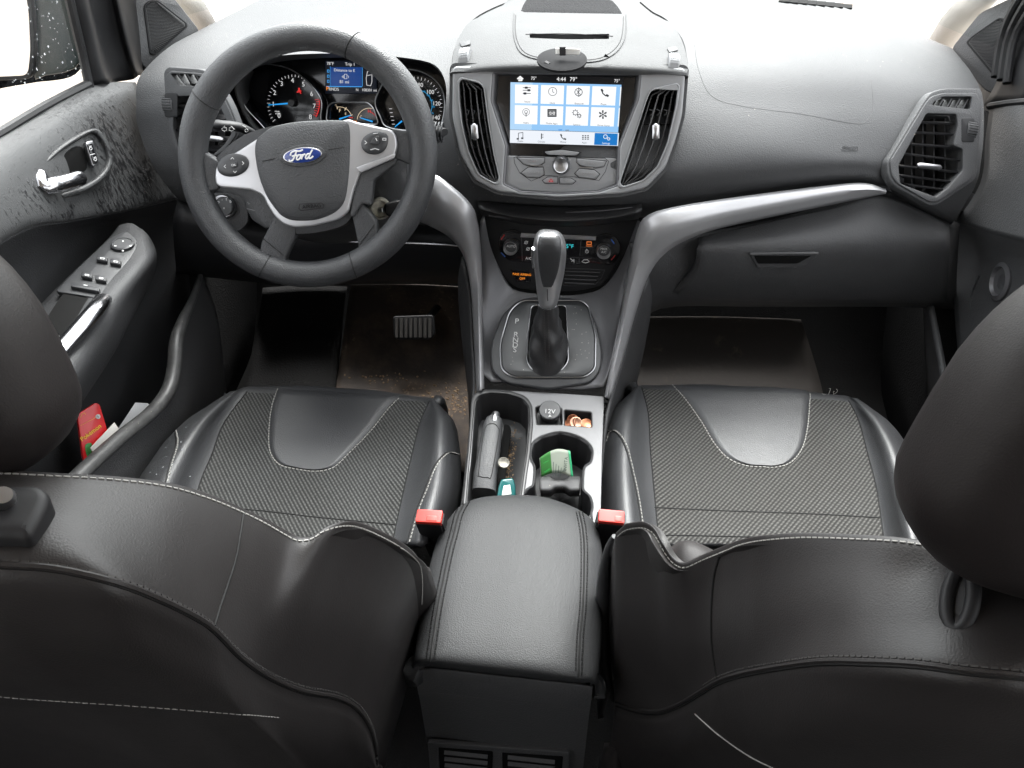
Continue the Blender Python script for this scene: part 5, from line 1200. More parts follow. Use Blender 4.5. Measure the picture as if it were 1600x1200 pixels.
# ------------------------------------------------------------------ driver door
dl = thing('front_door', 'driver door with rain-streaked grey trim, chrome lever and window switches', 'car door', (-.74, .8, .05), 'front doors')
DR = [WX([(212, 128, -.715), (137, 133, -.735), (60, 180, -.735), (-20, 226, -.735), (-180, 320, -.735)]),
      WX([(222, 160, -.70), (145, 165, -.712), (60, 215, -.715), (-20, 262, -.715), (-180, 370, -.715)]),
      WX([(236, 235, -.69), (150, 240, -.695), (60, 270, -.70), (-20, 310, -.70), (-180, 430, -.70)]),
      WX([(272, 300, -.675), (200, 318, -.682), (110, 332, -.685), (20, 352, -.688), (-180, 500, -.69)]),
      WX([(276, 312, -.680), (200, 330, -.688), (110, 346, -.690), (20, 368, -.692), (-180, 520, -.69)]),
      WX([(285, 345, -.715), (210, 352, -.72), (120, 372, -.72), (20, 420, -.72), (-180, 570, -.72)]),
      WX([(295, 420, -.72), (230, 430, -.72), (130, 460, -.72), (0, 540, -.72), (-180, 640, -.72)]),
      WX([(300, 520, -.70), (240, 560, -.705), (130, 620, -.71), (0, 700, -.71), (-180, 760, -.71)]),
      WX([(300, 640, -.68), (240, 700, -.69), (130, 780, -.70), (0, 850, -.70), (-180, 900, -.70)])]
dlo = sheet('upper_trim', DR[:5], 49, 41, M['wet'], dl, t=.02, smooth=70)
dlb = sheet('lower_trim', DR[4:], 41, 33, M['door_low'], dl, t=.02, smooth=70)
ds = Surf(dlo)
h_ = ds.hit(120, 262); HP = Pl(h_[0], h_[1]+V((0, -.15, .1)), (0, 1, 0))
bez_ = [(59, 268), (72, 250), (100, 225), (140, 202), (158, 204), (172, 225), (178, 250), (168, 275), (140, 296), (100, 310), (68, 308), (58, 295)]
hb_ = plate('handle_bezel', HP, bez_, .012, .008, M['wet'], dl, holes=([(66, 270), (78, 253), (104, 231), (140, 209), (154, 211), (166, 230), (171, 250), (161, 270), (136, 288), (100, 301), (72, 300), (65, 290)],), bev=.003, k=4, hk=4)
plate('handle_bowl', HP, [(66, 270), (78, 253), (104, 231), (140, 209), (154, 211), (166, 230), (171, 250), (161, 270), (136, 288), (100, 301), (72, 300), (65, 290)], .002, .0015, M['wet'], dl, k=4)
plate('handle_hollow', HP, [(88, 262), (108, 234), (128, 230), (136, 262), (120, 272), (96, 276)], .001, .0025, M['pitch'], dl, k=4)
b = MB(); b.tube(curve([HP.at(66, 268, .010), HP.at(70, 290, .016), HP.at(90, 288, .022), HP.at(115, 281, .022), HP.at(131, 277, .018)], 18), [.006, .008]+[.0105]*12+[.011, .011, .0105, .008], 12, flat=.55, up=HP.n); b.build('door_handle', M['chrome'], dl)
b = MB(); b.tube([HP.at(66, 268, .006), HP.at(66, 285, .008), HP.at(68, 303, .006)], .004, 8); b.build('handle_post', M['chrome'], dl)
lk = plate('lock_switch', HP, [(134, 222), (146, 219), (156, 256), (146, 261)], .008, .012, M['satin'], dl, bev=.0012, r=.004)
plate('lock_key', HP, [(136.5, 225), (144.5, 223), (153.5, 254), (147, 257)], .003, .0135, M['gloss'], lk, r=.002)
b = MB()
for x, y in ((142, 232), (149, 249)): strip(HP, cir(x, y, 2.2, 8), .0007, .0142, mb=b, closed=True); strip(HP, [(x-2, y-3), (x+1, y-4)], .0008, .0142, mb=b)
strip(HP, [(141, 242), (148, 240)], .0009, .0142, mb=b); b.build('lock_symbols', M['ink'], lk, 0)
# armrest body on the door
ar = [WZ([(186, 352, .628), (196, 349, .628), (206, 349, .628), (218, 356, .622), (224, 362, .60)]),
      WZ([(166, 376, .626), (190, 372, .630), (216, 368, .630), (233, 374, .622), (240, 384, .59)]),
      WZ([(128, 412, .624), (165, 412, .628), (212, 405, .630), (236, 408, .620), (243, 420, .58)]),
      WZ([(88, 450, .624), (125, 456, .628), (165, 462, .630), (190, 470, .618), (214, 480, .575)]),
      WZ([(40, 500, .62), (70, 506, .625), (118, 524, .628), (152, 536, .612), (180, 545, .565)]),
      WZ([(-40, 580, .62), (0, 590, .625), (50, 610, .628), (95, 622, .61), (125, 630, .56)])]
ar = [r+[r[-1]+V((-.02, 0, -.02)), r[-1]+V((-.07, 0, -.04))] for r in ar]
dar = sheet('door_armrest', ar, 25, 31, M['door_low'], dl, t=.006, smooth=70)
SWP = Pl(W(160, 420, z=.633), (.10, 0, 1), (0, 1, 0))
swp = plate('switch_panel', SWP, [(197, 360), (213, 374), (214, 386), (204, 402), (156, 466), (120, 460), (86, 455), (120, 420), (172, 372)], .006, .0, M['button'], dl, bev=.001, r=.006)
MB().lathe(SWP.at(192, 384, 0), SWP.n, [(.0165, 0), (.0165, .004), (.014, .0055), (.013, .0045), (.0001, .0045)], 30).build('mirror_knob', M['button'], swp)
b = MB()
for x, y in ((160, 403), (181, 408), (136, 429), (158, 434)): 
    plate('window_switch', SWP, [(x-9, y-5), (x+8, y-2), (x+7, y+5), (x-10, y+2)], .006, .006, M['button'], swp, bev=.0015, r=.002)
    strip(SWP, [(x-3, y-1), (x+3, y), (x+2, y+2), (x-3, y+1)], .0007, .0066, mb=b, closed=True)
plate('lock_bar', SWP, [(112, 441), (156, 449), (154, 455), (110, 447)], .006, .006, M['button'], swp, bev=.001, r=.001)
strip(SWP, [(131, 445), (136, 446)], .0012, .0066, mb=b)
for q in range(4): a = math.pi/2*q; strip(SWP, [(192+11*math.cos(a), 384+7*math.sin(a)), (192+13*math.cos(a), 384+8*math.sin(a))], .002, .0052, mb=b)
b.build('switch_marks', M['ink'], swp, 0)
b = MB(); b.tube(curve([W(160, 468, z=.63), W(150, 482, z=.640), W(128, 508, z=.640), W(105, 534, z=.636), W(60, 585, z=.63)], 18), .0125, 14, flat=.7, up=(0, 0, 1)); b.build('pull_handle', M['chrome'], dl)
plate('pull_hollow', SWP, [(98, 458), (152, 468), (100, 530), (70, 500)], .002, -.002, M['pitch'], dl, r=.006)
P = curve(WX([(314, 425, -.655), (302, 465, -.645), (288, 495, -.635), (276, 530, -.625), (272, 575, -.615), (262, 612, -.61), (236, 645, -.61), (190, 682, -.61), (142, 725, -.61), (90, 775, -.61)]), 40)
MB().tube(P, [.0045+.0075*min(1, i/14) for i in range(40)], 12, flat=.8).build('pocket_rim', mat('worn_pocket_plastic', (.05, .05, .05), .45, vary=.4, vscale=60, dust=.5), dl)
sheet('pocket_wall', [P, [p+V((.004, 0, -.10)) for p in P], [p+V((-.03, 0, -.30)) for p in P]], 40, 8, M['dash_low'], dl, t=.003)
# window: sill seal, glass, front frame
b = MB(); b.tube(curve(WX([(138, 131, -.735), (70, 166, -.74), (0, 208, -.74), (-120, 278, -.74)]), 12), .0068, 8); b.build('sill_seal', M['rubber'], dl)
fr_ = WX([(140, 136, -.735), (130, 90, -.735), (118, 40, -.73), (104, -20, -.725), (90, -80, -.72)])
b = MB(); b.tube(curve(fr_, 14), .007, 8); b.build('window_frame_seal', M['rubber'], dl)
cols = [WX([(x0, y, xx) for y in (-60, 0, 60, 110, 136)]) for x0, xx in ((112, -.735),)]
FR = [WX([(94, -60, -.725), (108, 0, -.728), (124, 60, -.733), (135, 105, -.735), (142, 134, -.735)]),
      WX([(120, -60, -.715), (134, 0, -.715), (148, 60, -.72), (158, 105, -.722), (168, 130, -.722)]),
      WX([(125, -60, -.74), (142, 0, -.74), (158, 60, -.745), (172, 105, -.745), (182, 128, -.745)]),
      WX([(160, -60, -.735), (172, 0, -.735), (185, 60, -.74), (197, 100, -.74), (208, 124, -.74)]),
      WX([(175, -60, -.72), (186, 0, -.72), (200, 60, -.725), (210, 98, -.73), (216, 118, -.73)]),
      WX([(210, -60, -.76), (212, 0, -.76), (222, 60, -.765), (226, 98, -.77), (228, 118, -.77)])]
sheet('window_frame', FR, 21, 31, M['black'], dl, t=.004, smooth=70)
gp = [V((-.742, .2, .83)), V((-.742, 1.14, .80)), V((-.69, 1.02, 1.10)), V((-.63, .55, 1.34)), V((-.63, .1, 1.34))]
GA, GB_, GC, GD = W(140, 134, x=-.742), W(-200, 330, x=-.742), W(-200, -160, x=-.70), W(92, -80, x=-.722)
b = MB(); b.rec = False; b.grid([[GB_.lerp(GA, i/8) for i in range(9)], [GC.lerp(GD, i/8) for i in range(9)]]); wgl = b.build('window_glass', M['glass'], dl, 0)
dropm, nt_, bs_, o_ = newmat('raindrop_water'); bs_.inputs['Base Color'].default_value = (.8, .85, .88, 1); bs_.inputs['Roughness'].default_value = .05; bs_.inputs['Transmission Weight'].default_value = .8; bs_.inputs['IOR'].default_value = 1.33
b = MB(); rnd = random.Random(3)
ico = bmesh.new(); bmesh.ops.create_icosphere(ico, subdivisions=1, radius=1); iv = [v.co.copy() for v in ico.verts]; ff = [tuple(v.index for v in f.verts) for f in ico.faces]; ico.free()
for k in range(520):
    u, v = rnd.random(), rnd.random()**1.2; p = GB_.lerp(GA, u).lerp(GC.lerp(GD, u), v); r = .0006+.0010*rnd.random()**3
    b.add([p+V((.001+q.x*r*.5, q.y*r, q.z*r*1.15)) for q in iv], ff)
dr = b.build('raindrops', dropm, dl, 60); dr['kind'] = 'stuff'
# exterior mirror
mi = thing('door_mirror', 'wet exterior mirror with a bright reflection outside the driver window', 'mirror', W(60, 118, y=1.16))
MP = Pl(W(20, 60, y=1.14), (.08, -1, .12), (1, 0, 0))
mg = plate('mirror_glass', MP, [(-90, -40), (36, -40), (45, 20), (48, 80), (44, 118), (-90, 124)], .004, 0, mat('mirror_silver', (.92, .93, .95), .03, metal=1), mi, r=.012)
plate('mirror_rim', MP, [(-95, -45), (42, -45), (51, 20), (54, 80), (49, 124), (-95, 131)], .012, -.002, M['black'], mi, bev=.003, r=.012)
b = MB(); HPn = Pl(W(90, 60, y=1.20), (.2, -1, .0))
dome('mirror_housing', HPn, [(-95, -50), (120, -60), (128, 20), (131, 80), (118, 116), (60, 128), (-95, 134)], [(1, 0), (1.0, -.03), (.9, -.08), (.6, -.12)], M['gloss'], mi, k=4)
plate('mirror_arm', Pl(W(105, 60, y=1.17), (.3, -1, .05)), [(48, -50), (116, -50), (126, 20), (129, 75), (116, 108), (70, 119), (50, 112)], .02, 0, mat('dark_tinted_plastic', (.02, .028, .028), .25), mi, bev=.004, k=3)
# ------------------------------------------------------------------ passenger door
dr_ = thing('front_door', 'passenger door with grey trim, seen in part beside the right front seat', 'car door', (.74, .9, .05), 'front doors')
PR = [WX([(1546, 168, .715), (1575, 162, .72), (1640, 158, .73), (1760, 170, .73)]),
      WX([(1540, 215, .705), (1575, 215, .71), (1640, 215, .715), (1760, 230, .715)]),
      WX([(1532, 285, .69), (1570, 290, .70), (1640, 300, .70), (1760, 330, .70)]),
      WX([(1494, 346, .68), (1540, 360, .69), (1610, 378, .69), (1760, 420, .69)]),
      WX([(1492, 352, .69), (1540, 368, .695), (1610, 388, .70), (1760, 430, .70)]),
      WX([(1486, 400, .715), (1540, 415, .72), (1610, 430, .72), (1760, 480, .72)]),
      WX([(1492, 500, .71), (1540, 530, .715), (1610, 540, .715), (1760, 600, .715)]),
      WX([(1505, 640, .69), (1540, 680, .70), (1610, 700, .70), (1760, 760, .70)])]
pdu = sheet('upper_trim', PR[:4], 21, 25, M['door'], dr_, t=.02, smooth=70)
pdlo = sheet('lower_trim', PR[3:], 21, 25, M['door'], dr_, t=.02, smooth=70)
b = MB(); b.tube(curve(WX([(1546, 166, .715), (1590, 160, .725), (1660, 156, .735)]), 8), .006, 8); b.build('sill_seal', M['rubber'], dr_)
prs = Surf(pdlo); hh = prs.hit(1565, 440)
dp_ = Pl(hh[0], hh[1], (0, 1, 0)) if hh else Pl(W(1565, 440, x=.72), (-1, 0, .1), (0, 1, 0))
MB().lathe(dp_.O, dp_.n, [(.030, 0), (.031, .004), (.024, .007), (.021, .002), (.012, .0005), (.0115, -.008), (.0001, -.008)], 30).build('speaker_ring', M['silver_dark'], dr_)
MB().tube(curve([dp_.at(*p, .004) for p in ((1530, 430), (1517, 465), (1522, 498), (1545, 520))], 14), .0014, 6).build('pocket_arc', M['satin'], dr_)
b = MB()
for k in range(3):
    P = WX([(1555+9*k, 120+5*k, .735), (1565+10*k, 60, .74), (1585+14*k, 10, .74), (1620+16*k, -40, .74)]); b.tube(curve(P, 10), .007, 8)
b.build('window_frame', M['black'], dr_)
sheet('frame_infill', [WX([(1535, 165, .735), (1560, 120, .74), (1570, 40, .75), (1600, -60, .75)]), WX([(1600, 165, .745), (1620, 120, .75), (1640, 40, .76), (1680, -60, .76)])], 12, 5, M['rubber'], dr_, t=.004)
sheet('weather_strip', [WX([(1520, 60, .775), (1560, 60, .775), (1640, 60, .775)]), WX([(1520, 180, .775), (1560, 180, .775), (1640, 180, .775)]), WX([(1500, 340, .765), (1560, 340, .765), (1640, 340, .765)])], 6, 8, M['rubber'], dr_, t=.004)
sheet('pillar_strip', [WX([(1442, 470, .69), (1446, 560, .69), (1452, 640, .69)]), WX([(1450, 480, .67), (1466, 560, .67), (1476, 620, .67)])], 10, 6, M['door'], dr_, t=.01)
# ------------------------------------------------------------------ front seats
def cushion(root, LO, FL, FR, RO, fab, U_L, U_R, FLc, FRc, seams, bol, sgn):
    rows = []
    n = len(LO)
    def row(k, dz=0, dpx=None):
        lo, fl, fr, ro = LO[k], FL[k], FR[k], RO[k]
        z = lambda p, h: W(p[0], p[1], z=h+dz)
        mixp = lambda a, c, t, dy=0: (a[0]+(c[0]-a[0])*t, a[1]+(c[1]-a[1])*t+dy)
        up = -5 if k == 0 else (-2 if k == 1 else 0)
        hb = (.012, .030, .040, .044, .048, .05)[k]
        lo0 = z(lo, .362)
        return [lo0+V((0, .0, -.13)), lo0+V((0, 0, -.04)), z(lo, .374), z(mixp(lo, fl, .4), .385+hb), z(mixp(lo, fl, .85), .383+hb*.35), z(mixp(fl, fr, .08), .385), z(mixp(fl, fr, .3, up), .389), z(mixp(fl, fr, .5, up), .390), z(mixp(fl, fr, .7, up), .389), z(mixp(fl, fr, .92), .385),
                z(mixp(ro, fr, .85), .383+hb*.35), z(mixp(ro, fr, .4), .385+hb), z(ro, .374), z(ro, .362)+V((0, 0, -.04)), z(ro, .362)+V((0, 0, -.13))]
    r0 = row(0)
    lip1 = [p+V((0, .012, -.012)) for p in r0]; lip2 = [p+V((0, .016, -.05)) for p in r0]; lip3 = [p+V((0, -.01, -.16)) for p in r0]
    rows = [lip3, lip2, lip1]+[row(k) for k in range(n)]
    body = sheet('seat_cushion', rows, 73, 61, M['leather'], root, t=.01, smooth=180)
    sf = Surf(body)
    patch('cloth_panel', sf, FLc, FRc, 46, 40, .0022, fab, root, edge=-.0026)
    ul = patch('leather_insert', sf, U_L, U_R, 26, 26, .0052, M['leather'], root, edge=-.004)
    s2 = Surf(*[c for c in root.children])
    outline = U_L+list(reversed(U_R))[0:]
    stitches('insert_stitching', s2, U_L+list(reversed(U_R)), M['stitch'], ul, .0062, .0042, .0007, .0008, 260)
    ins = [(a, c) for a, c in U_L+list(reversed(U_R))]
    for l in seams: seam('cloth_seam', s2, l, .0012, M['seam'], root, -.0003, 60)
    seam('cloth_seam', s2, FLc, .0011, M['seam'], root, 0, 60); seam('cloth_seam', s2, FRc, .0011, M['seam'], root, 0, 60)
    for l in bol:
        seam('bolster_seam', s2, l, .0013, M['seam'], root, 0, 50)
        stitches('bolster_stitching', s2, [(a-3.2*sgn, c) for a, c in l], M['stitch'], root, .0060, .0042, .0007, .0005)
    return body
dsr = thing('front_seat', 'driver seat of black leather with ribbed cloth centre, behind the steering wheel', 'car seat', (-.39, .6, 0), 'front seats')
psr = thing('front_seat', 'passenger seat of black leather with dusty ribbed cloth and frayed front edge', 'car seat', (.40, .6, 0), 'front seats')
U1L = [(434, 608), (424, 640), (420, 686), (424, 710), (438, 727), (466, 734), (484, 736.5)]
U1R = [(627, 619), (606, 640), (578, 675), (546, 708), (524, 729), (505, 736), (486, 737)]
F1L = [(386, 612), (350, 661), (331, 710), (310, 763), (296, 840)]
F1R = [(671, 627), (656, 661), (644, 710), (630, 770), (614, 845)]
cushion(dsr, [(352, 618), (300, 650), (262, 685), (234, 722), (212, 760), (190, 840)], [(385, 606), (356, 648), (340, 684), (325, 726), (306, 775), (292, 850)], [(668, 623), (660, 650), (650, 685), (641, 725), (629, 775), (612, 850)], [(686, 632), (708, 656), (716, 692), (718, 735), (712, 780), (690, 850)],
    M['fabric_d'], U1L, U1R, F1L, F1R, [[(303, 793), (396, 797), (494, 808), (618, 820)]], [[(272, 672), (275, 693), (266, 724), (258, 754)], [(714, 710), (697, 708), (679, 728), (665, 763), (651, 798), (636, 850)]], -1)
U2L = [(1051, 602), (1070, 623), (1095, 658), (1116, 693), (1137, 716), (1165, 728), (1196, 730)]
U2R = [(1265, 607), (1265, 630), (1261, 672), (1252, 703), (1235, 723), (1215, 730), (1198, 731)]
F2L = [(1003, 606), (1013, 647), (1016, 700), (1021, 756), (1030, 850)]
F2R = [(1326, 626), (1341, 655), (1356, 710), (1371, 770), (1382, 850)]
cushion(psr, [(988, 611), (957, 640), (945, 680), (941, 730), (941, 780), (945, 850)], [(1004, 604), (1013, 640), (1016, 690), (1019, 735), (1025, 780), (1033, 850)], [(1322, 620), (1338, 650), (1350, 690), (1362, 735), (1372, 780), (1384, 850)], [(1345, 628), (1384, 655), (1414, 690), (1432, 735), (1446, 790), (1465, 860)],
    M['fabric_p'], U2L, U2R, F2L, F2R, [[(1023, 793), (1130, 798), (1270, 803), (1375, 809)], [(1030, 836), (1130, 838), (1270, 842), (1378, 848)]], [[(944, 690), (950, 675), (962, 675), (976, 696), (986, 735), (995, 777), (1003, 830)], [(1422, 698), (1419, 728), (1427, 777), (1441, 845)]], -1)
# frayed threads at the passenger seat edge
psf = Surf(*psr.children); rnd = random.Random(5); b = MB()
for x, y in [(1266, 608)]*5+[(1298+rnd.uniform(-8, 8), 611+rnd.uniform(-1, 3)) for _ in range(14)]:
    h_ = psf.hit(x, y+3)
    if h_:
        p = h_[0]; q = p+V((rnd.uniform(-.006, .006), rnd.uniform(-.004, .006), rnd.uniform(.001, .009))); e = q+V((rnd.uniform(-.004, .004), .002, rnd.uniform(-.004, .004))); b.tube(curve([p, q, e], 6), .00045, 4)
b.build('frayed_threads', M['stitch'], psr)
# backrests ------------------------------------------------------
def segrow(segs, ns):
    out = []
    for s_, n in zip(segs, ns):
        c_ = curve(WD(s_), n); out += c_ if not out else c_[1:]
    return out
def backrest(root, front, rear, ns, low, lab=None, bulge=.010):
    F_ = segrow(front, ns); R_ = segrow(rear, ns)
    L_ = []
    f2 = [p+V((0, .018, -.06)) for p in F_]; f1 = [p+V((0, .007, -.013)) for p in F_]; f3 = [p+V((0, .06, -.28)) for p in F_]
    m1 = [a.lerp(c, .28)+V((0, 0, bulge*.6)) for a, c in zip(F_, R_)]; m2 = [a.lerp(c, .62)+V((0, -.006, bulge)) for a, c in zip(F_, R_)]
    l1 = [p+V((0, -.010, -.022)) for p in R_]; l2 = [p+V((0, -.014, -.085)) for p in R_]
    l3 = [p+V((0, low*.4, -.24)) for p in R_]; l4 = [p+V((0, low, -.5)) for p in R_]
    rows = [f3, f2, f1, F_, m1, m2, R_, l1, l2, l3, l4]
    n = len(F_); R2 = [[cr([r[i] for r in rows], (len(rows)-1)*j/60) for i in range(n)] for j in range(61)]
    b_ = MB(); b_.rec = False; b_.grid(R2); me = mesh(b_.v, b_.f)
    if sum((p.normal.dot(CAM-p.center)*p.area for p in me.polygons)) < 0: me.flip_normals()
    return link('backrest', me, M['back_leather'], root, 180, [SOL(.008)])
fD = [[(-420, 980, .80), (-300, 850, .66), (-160, 770, .56), (-40, 737, .51), (17, 737, .50), (87, 741, .505), (175, 746, .52), (262, 757, .545), (328, 776, .575), (378, 798, .60)],
      [(378, 798, .60), (416, 816, .62), (442, 831, .635), (464, 842, .645), (486, 840, .65), (507, 827, .655), (534, 819, .67), (564, 822, .70), (612, 844, .745), (645, 868, .80), (661, 897, .86)], [(661, 897, .86), (663, 930, .90), (661, 960, .94), (655, 1010, .98)]]
rD = [[(-420, 1120, .62), (-300, 990, .53), (-160, 905, .46), (-40, 880, .43), (0, 880, .43), (87, 886, .435), (175, 906, .445), (245, 932, .47), (306, 962, .50), (335, 983, .52)],
      [(335, 983, .52), (376, 1022, .56), (420, 1054, .61), (472, 1076, .66), (525, 1086, .715), (556, 1102, .75), (578, 1130, .79), (588, 1166, .84)], [(588, 1166, .84), (589, 1210, .89), (588, 1260, .94)]]
bD = backrest(dsr, fD, rD, (60, 50, 12), .02)
fP = [[(957, 1040, .97), (955, 980, .93), (955, 900, .88), (962, 840, .82), (978, 824, .80)], [(978, 824, .80), (1005, 821, .775), (1022, 830, .76), (1035, 851, .745), (1052, 875, .735), (1069, 883, .725), (1098, 871, .71), (1124, 860, .69)],
      [(1124, 860, .69), (1158, 847, .655), (1196, 840, .62), (1260, 836, .585), (1345, 839, .55), (1409, 843, .53), (1464, 851, .52), (1560, 862, .51), (1680, 875, .52), (1800, 910, .56), (1950, 1000, .66)]]
rP = [[(964, 1190, 1.02), (962, 1160, .99), (960, 1130, .97), (959, 1110, .95), (961, 1096, .93)], [(961, 1096, .93), (996, 1106, .89), (1030, 1108, .85), (1064, 1096, .80), (1098, 1076, .74), (1122, 1062, .70)],
      [(1122, 1062, .70), (1158, 1049, .65), (1217, 1038, .585), (1281, 1030, .53), (1345, 1030, .495), (1430, 1034, .465), (1515, 1045, .445), (1600, 1053, .435), (1720, 1075, .435), (1850, 1120, .46), (1980, 1200, .53)]]
bP = backrest(psr, fP, rP, (12, 34, 74), .02)
sD, sP = Surf(bD), Surf(bP)
def line(seg): return [(a, c) for s_ in seg for a, c, _ in s_]
def dense(l, n=60): return [(p.x, p.y) for p in curve([V(q) for q in l], n)]
lD = [(-30, 741), (17, 741), (87, 745), (175, 750), (262, 761), (328, 780), (381, 802), (416, 819), (442, 834), (464, 845), (486, 843), (507, 830), (534, 822), (564, 825), (612, 847), (650, 874), (659, 900), (659, 945)]
stitches('edge_stitching', sD, lD, M['stitch'], bD, .0050, .0036, .00055, .0005, 400)
pipD = [(-40, 882), (0, 882), (87, 888), (175, 908), (245, 934), (306, 964), (335, 985), (376, 1026), (420, 1056), (472, 1078), (525, 1088), (556, 1104), (576, 1132), (586, 1166), (588, 1199)]
seam('piping', sD, pipD, .0020, M['back_leather'], bD, .0006, 140)
seam('piping_seam', sD, [(a, c+5) for a, c in pipD], .0010, M['seam'], bD, .0, 140)
stitches('piping_stitching', sD, [(a+2, c-6) for a, c in pipD], M['dstitch'], bD, .0050, .0036, .0006, .0004, 300)
seam('panel_seam', sD, [(380, 803), (376, 830), (369, 870), (357, 910), (345, 945), (335, 978)], .0012, M['seam'], bD, 0, 50)
stitches('pocket_stitching', sD, [(-20, 1086), (44, 1092), (240, 1105), (437, 1121)], M['stitch'], bD, .0055, .004, .0003, .0004, 200)
lP = [(965, 838), (979, 828), (1005, 825), (1020, 834), (1033, 854), (1050, 878), (1069, 887), (1098, 875), (1128, 863), (1158, 851), (1196, 844), (1260, 840), (1345, 843), (1409, 847), (1464, 855), (1560, 866)]
stitches('edge_stitching', sP, lP, M['stitch'], bP, .0050, .0036, .0005, .0005, 400)
pipP = [(963, 1098), (996, 1108), (1030, 1110), (1064, 1098), (1098, 1078), (1122, 1064), (1158, 1052), (1217, 1041), (1281, 1033), (1345, 1033), (1430, 1037), (1515, 1048), (1600, 1056), (1660, 1066)]
seam('piping', sP, pipP, .0019, M['back_leather'], bP, .0006, 140)
seam('piping_seam', sP, [(a, c+6) for a, c in pipP], .0011, M['seam'], bP, .0, 140)
stitches('piping_stitching', sP, [(a, c-7) for a, c in pipP[4:]], M['dstitch'], bP, .0050, .0036, .0006, .0004, 300)
seam('panel_seam', sP, [(1125, 866), (1116, 900), (1112, 950), (1112, 1000), (1117, 1040), (1121, 1060)], .0012, M['seam'], bP, 0, 50)
seam('back_panel_seam', sP, [(1086, 1116), (1125, 1150), (1175, 1184), (1230, 1210)], .0008, M['stitch'], bP, 0, 50)
# side flap of the passenger backrest
b = MB(); P = curve(WD([(960, 838, .85), (950, 860, .87), (943, 905, .90), (941, 970, .93), (946, 1036, .95), (958, 1094, .97)]), 24); b.tube(P, [.003+.0055*math.sin(math.pi*i/23) for i in range(24)], 10); b.build('side_flap', M['leather'], psr)
# seat front faces seen above the cushions
b = MB()
def inner(root, segs, nm='backrest_front'):
    pass
# inner bolsters that swell out in front of the backrests
def lobe(root, c, rx, ry, rz, px0=None):
    b_ = MB(); rows = []
    for i in range(15):
        ph = -math.pi/2+math.pi*i/14; rows.append([V(c)+V((rx*math.cos(ph)*math.cos(q), ry*math.cos(ph)*math.sin(q), rz*math.sin(ph))) for q in [2*math.pi*k/24 for k in range(24)]])
    b_.grid(rows, closed=True); return b_.build('inner_bolster', M['leather'], root, 180)
sheet('inner_bolster', [WD([(1046, 856, .84), (1062, 846, .84), (1085, 846, .83), (1108, 856, .82), (1130, 868, .81)]), WD([(1049, 864, .81), (1066, 850, .80), (1087, 851, .795), (1108, 860, .79), (1126, 870, .78)]), WD([(1050, 888, .79), (1069, 892, .775), (1090, 888, .765), (1106, 882, .76), (1122, 876, .75)])], 15, 9, M['back_leather'], psr, t=.01)
# headrests
def headrest(root, c, rx, ry, rz, tilt, roll=0, tap=.25):
    n, m_ = 40, 26; rows = []
    R_ = Matrix.Rotation(tilt, 3, 'X') @ Matrix.Rotation(roll, 3, 'Y')
    f = lambda v, e: math.copysign(abs(v)**e, v)
    for i in range(m_+1):
        ph = -math.pi/2+math.pi*i/m_
        k_ = 1-tap*max(-.4, math.sin(ph)); rows.append([V(c)+R_ @ V((rx*k_*f(math.cos(ph), .62)*f(math.cos(q), .7), ry*f(math.cos(ph), .62)*f(math.sin(q), .7), rz*f(math.sin(ph), .75))) for q in [2*math.pi*k/n for k in range(n)]])
    b_ = MB(); b_.grid(rows, closed=True); return b_.build('headrest', M['head'], root, 180)
M['head'] = mat('headrest_leather', (.012, .0098, .0098), .5, grain=(900, .12, .006), spec=.3)
hD = W(-190, 548, d=.50); headrest(dsr, hD, .112, .055, .094, math.radians(-14), math.radians(-4))
hP = W(1770, 680, d=.44); headrest(psr, hP, .108, .055, .112, math.radians(-14), math.radians(6))
# headrest post guides
h_ = sD.hit(30, 800)
if h_:
    g = Pl(h_[0], h_[1]+V((0, -.2, .3)))
    plate('post_guide', g, [(-60, 756), (60, 753), (78, 768), (66, 800), (44, 834), (20, 832), (-60, 830)], .030, .014, M['black'], dsr, bev=.006, r=.014)
    MB().lathe(g.at(6, 786, .012), g.n+V((.5, -.3, .2)), [(.0062, 0), (.0066, .008), (.0052, .012), (.001, .0125)], 20).build('guide_button', M['satin'], dsr)
    b = MB(); b.tube([g.at(-18, 790, 0), g.at(-20, 720, .02)+V((0, 0, .03)), hD+V((.06, 0, -.03))], .006, 10); b.build('headrest_post', M['chrome'], dsr)
h_ = sP.hit(1499, 938)
if h_:
    g = Pl(h_[0], h_[1]+V((-.5, -.3, .2)))
    P = [g.at(1500+19*math.cos(q)*1.0+10*math.sin(q)*-.9, 937+48*math.sin(q)+8*math.cos(q), .004) for q in [2*math.pi*i/30 for i in range(30)]]
    b = MB(); b.ring(P, .0045, 10); b.build('post_guide', M['black'], psr)
    P2 = [(g.M(.004).inverted() @ p) for p in P]; c0 = sum(P2, V())/len(P2)
    b = MB(); b.rec = False; b.add([p for p in P]+[g.M(.004) @ c0], [(i, (i+1) % 30, 30) for i in range(30)]); b.build('guide_cap', M['rubber'], psr)
b = MB(); b.tube([W(1660, 985, d=.43), W(1680, 900, d=.44), W(1700, 800, d=.44)], .006, 10); b.build('headrest_post', M['chrome'], psr)
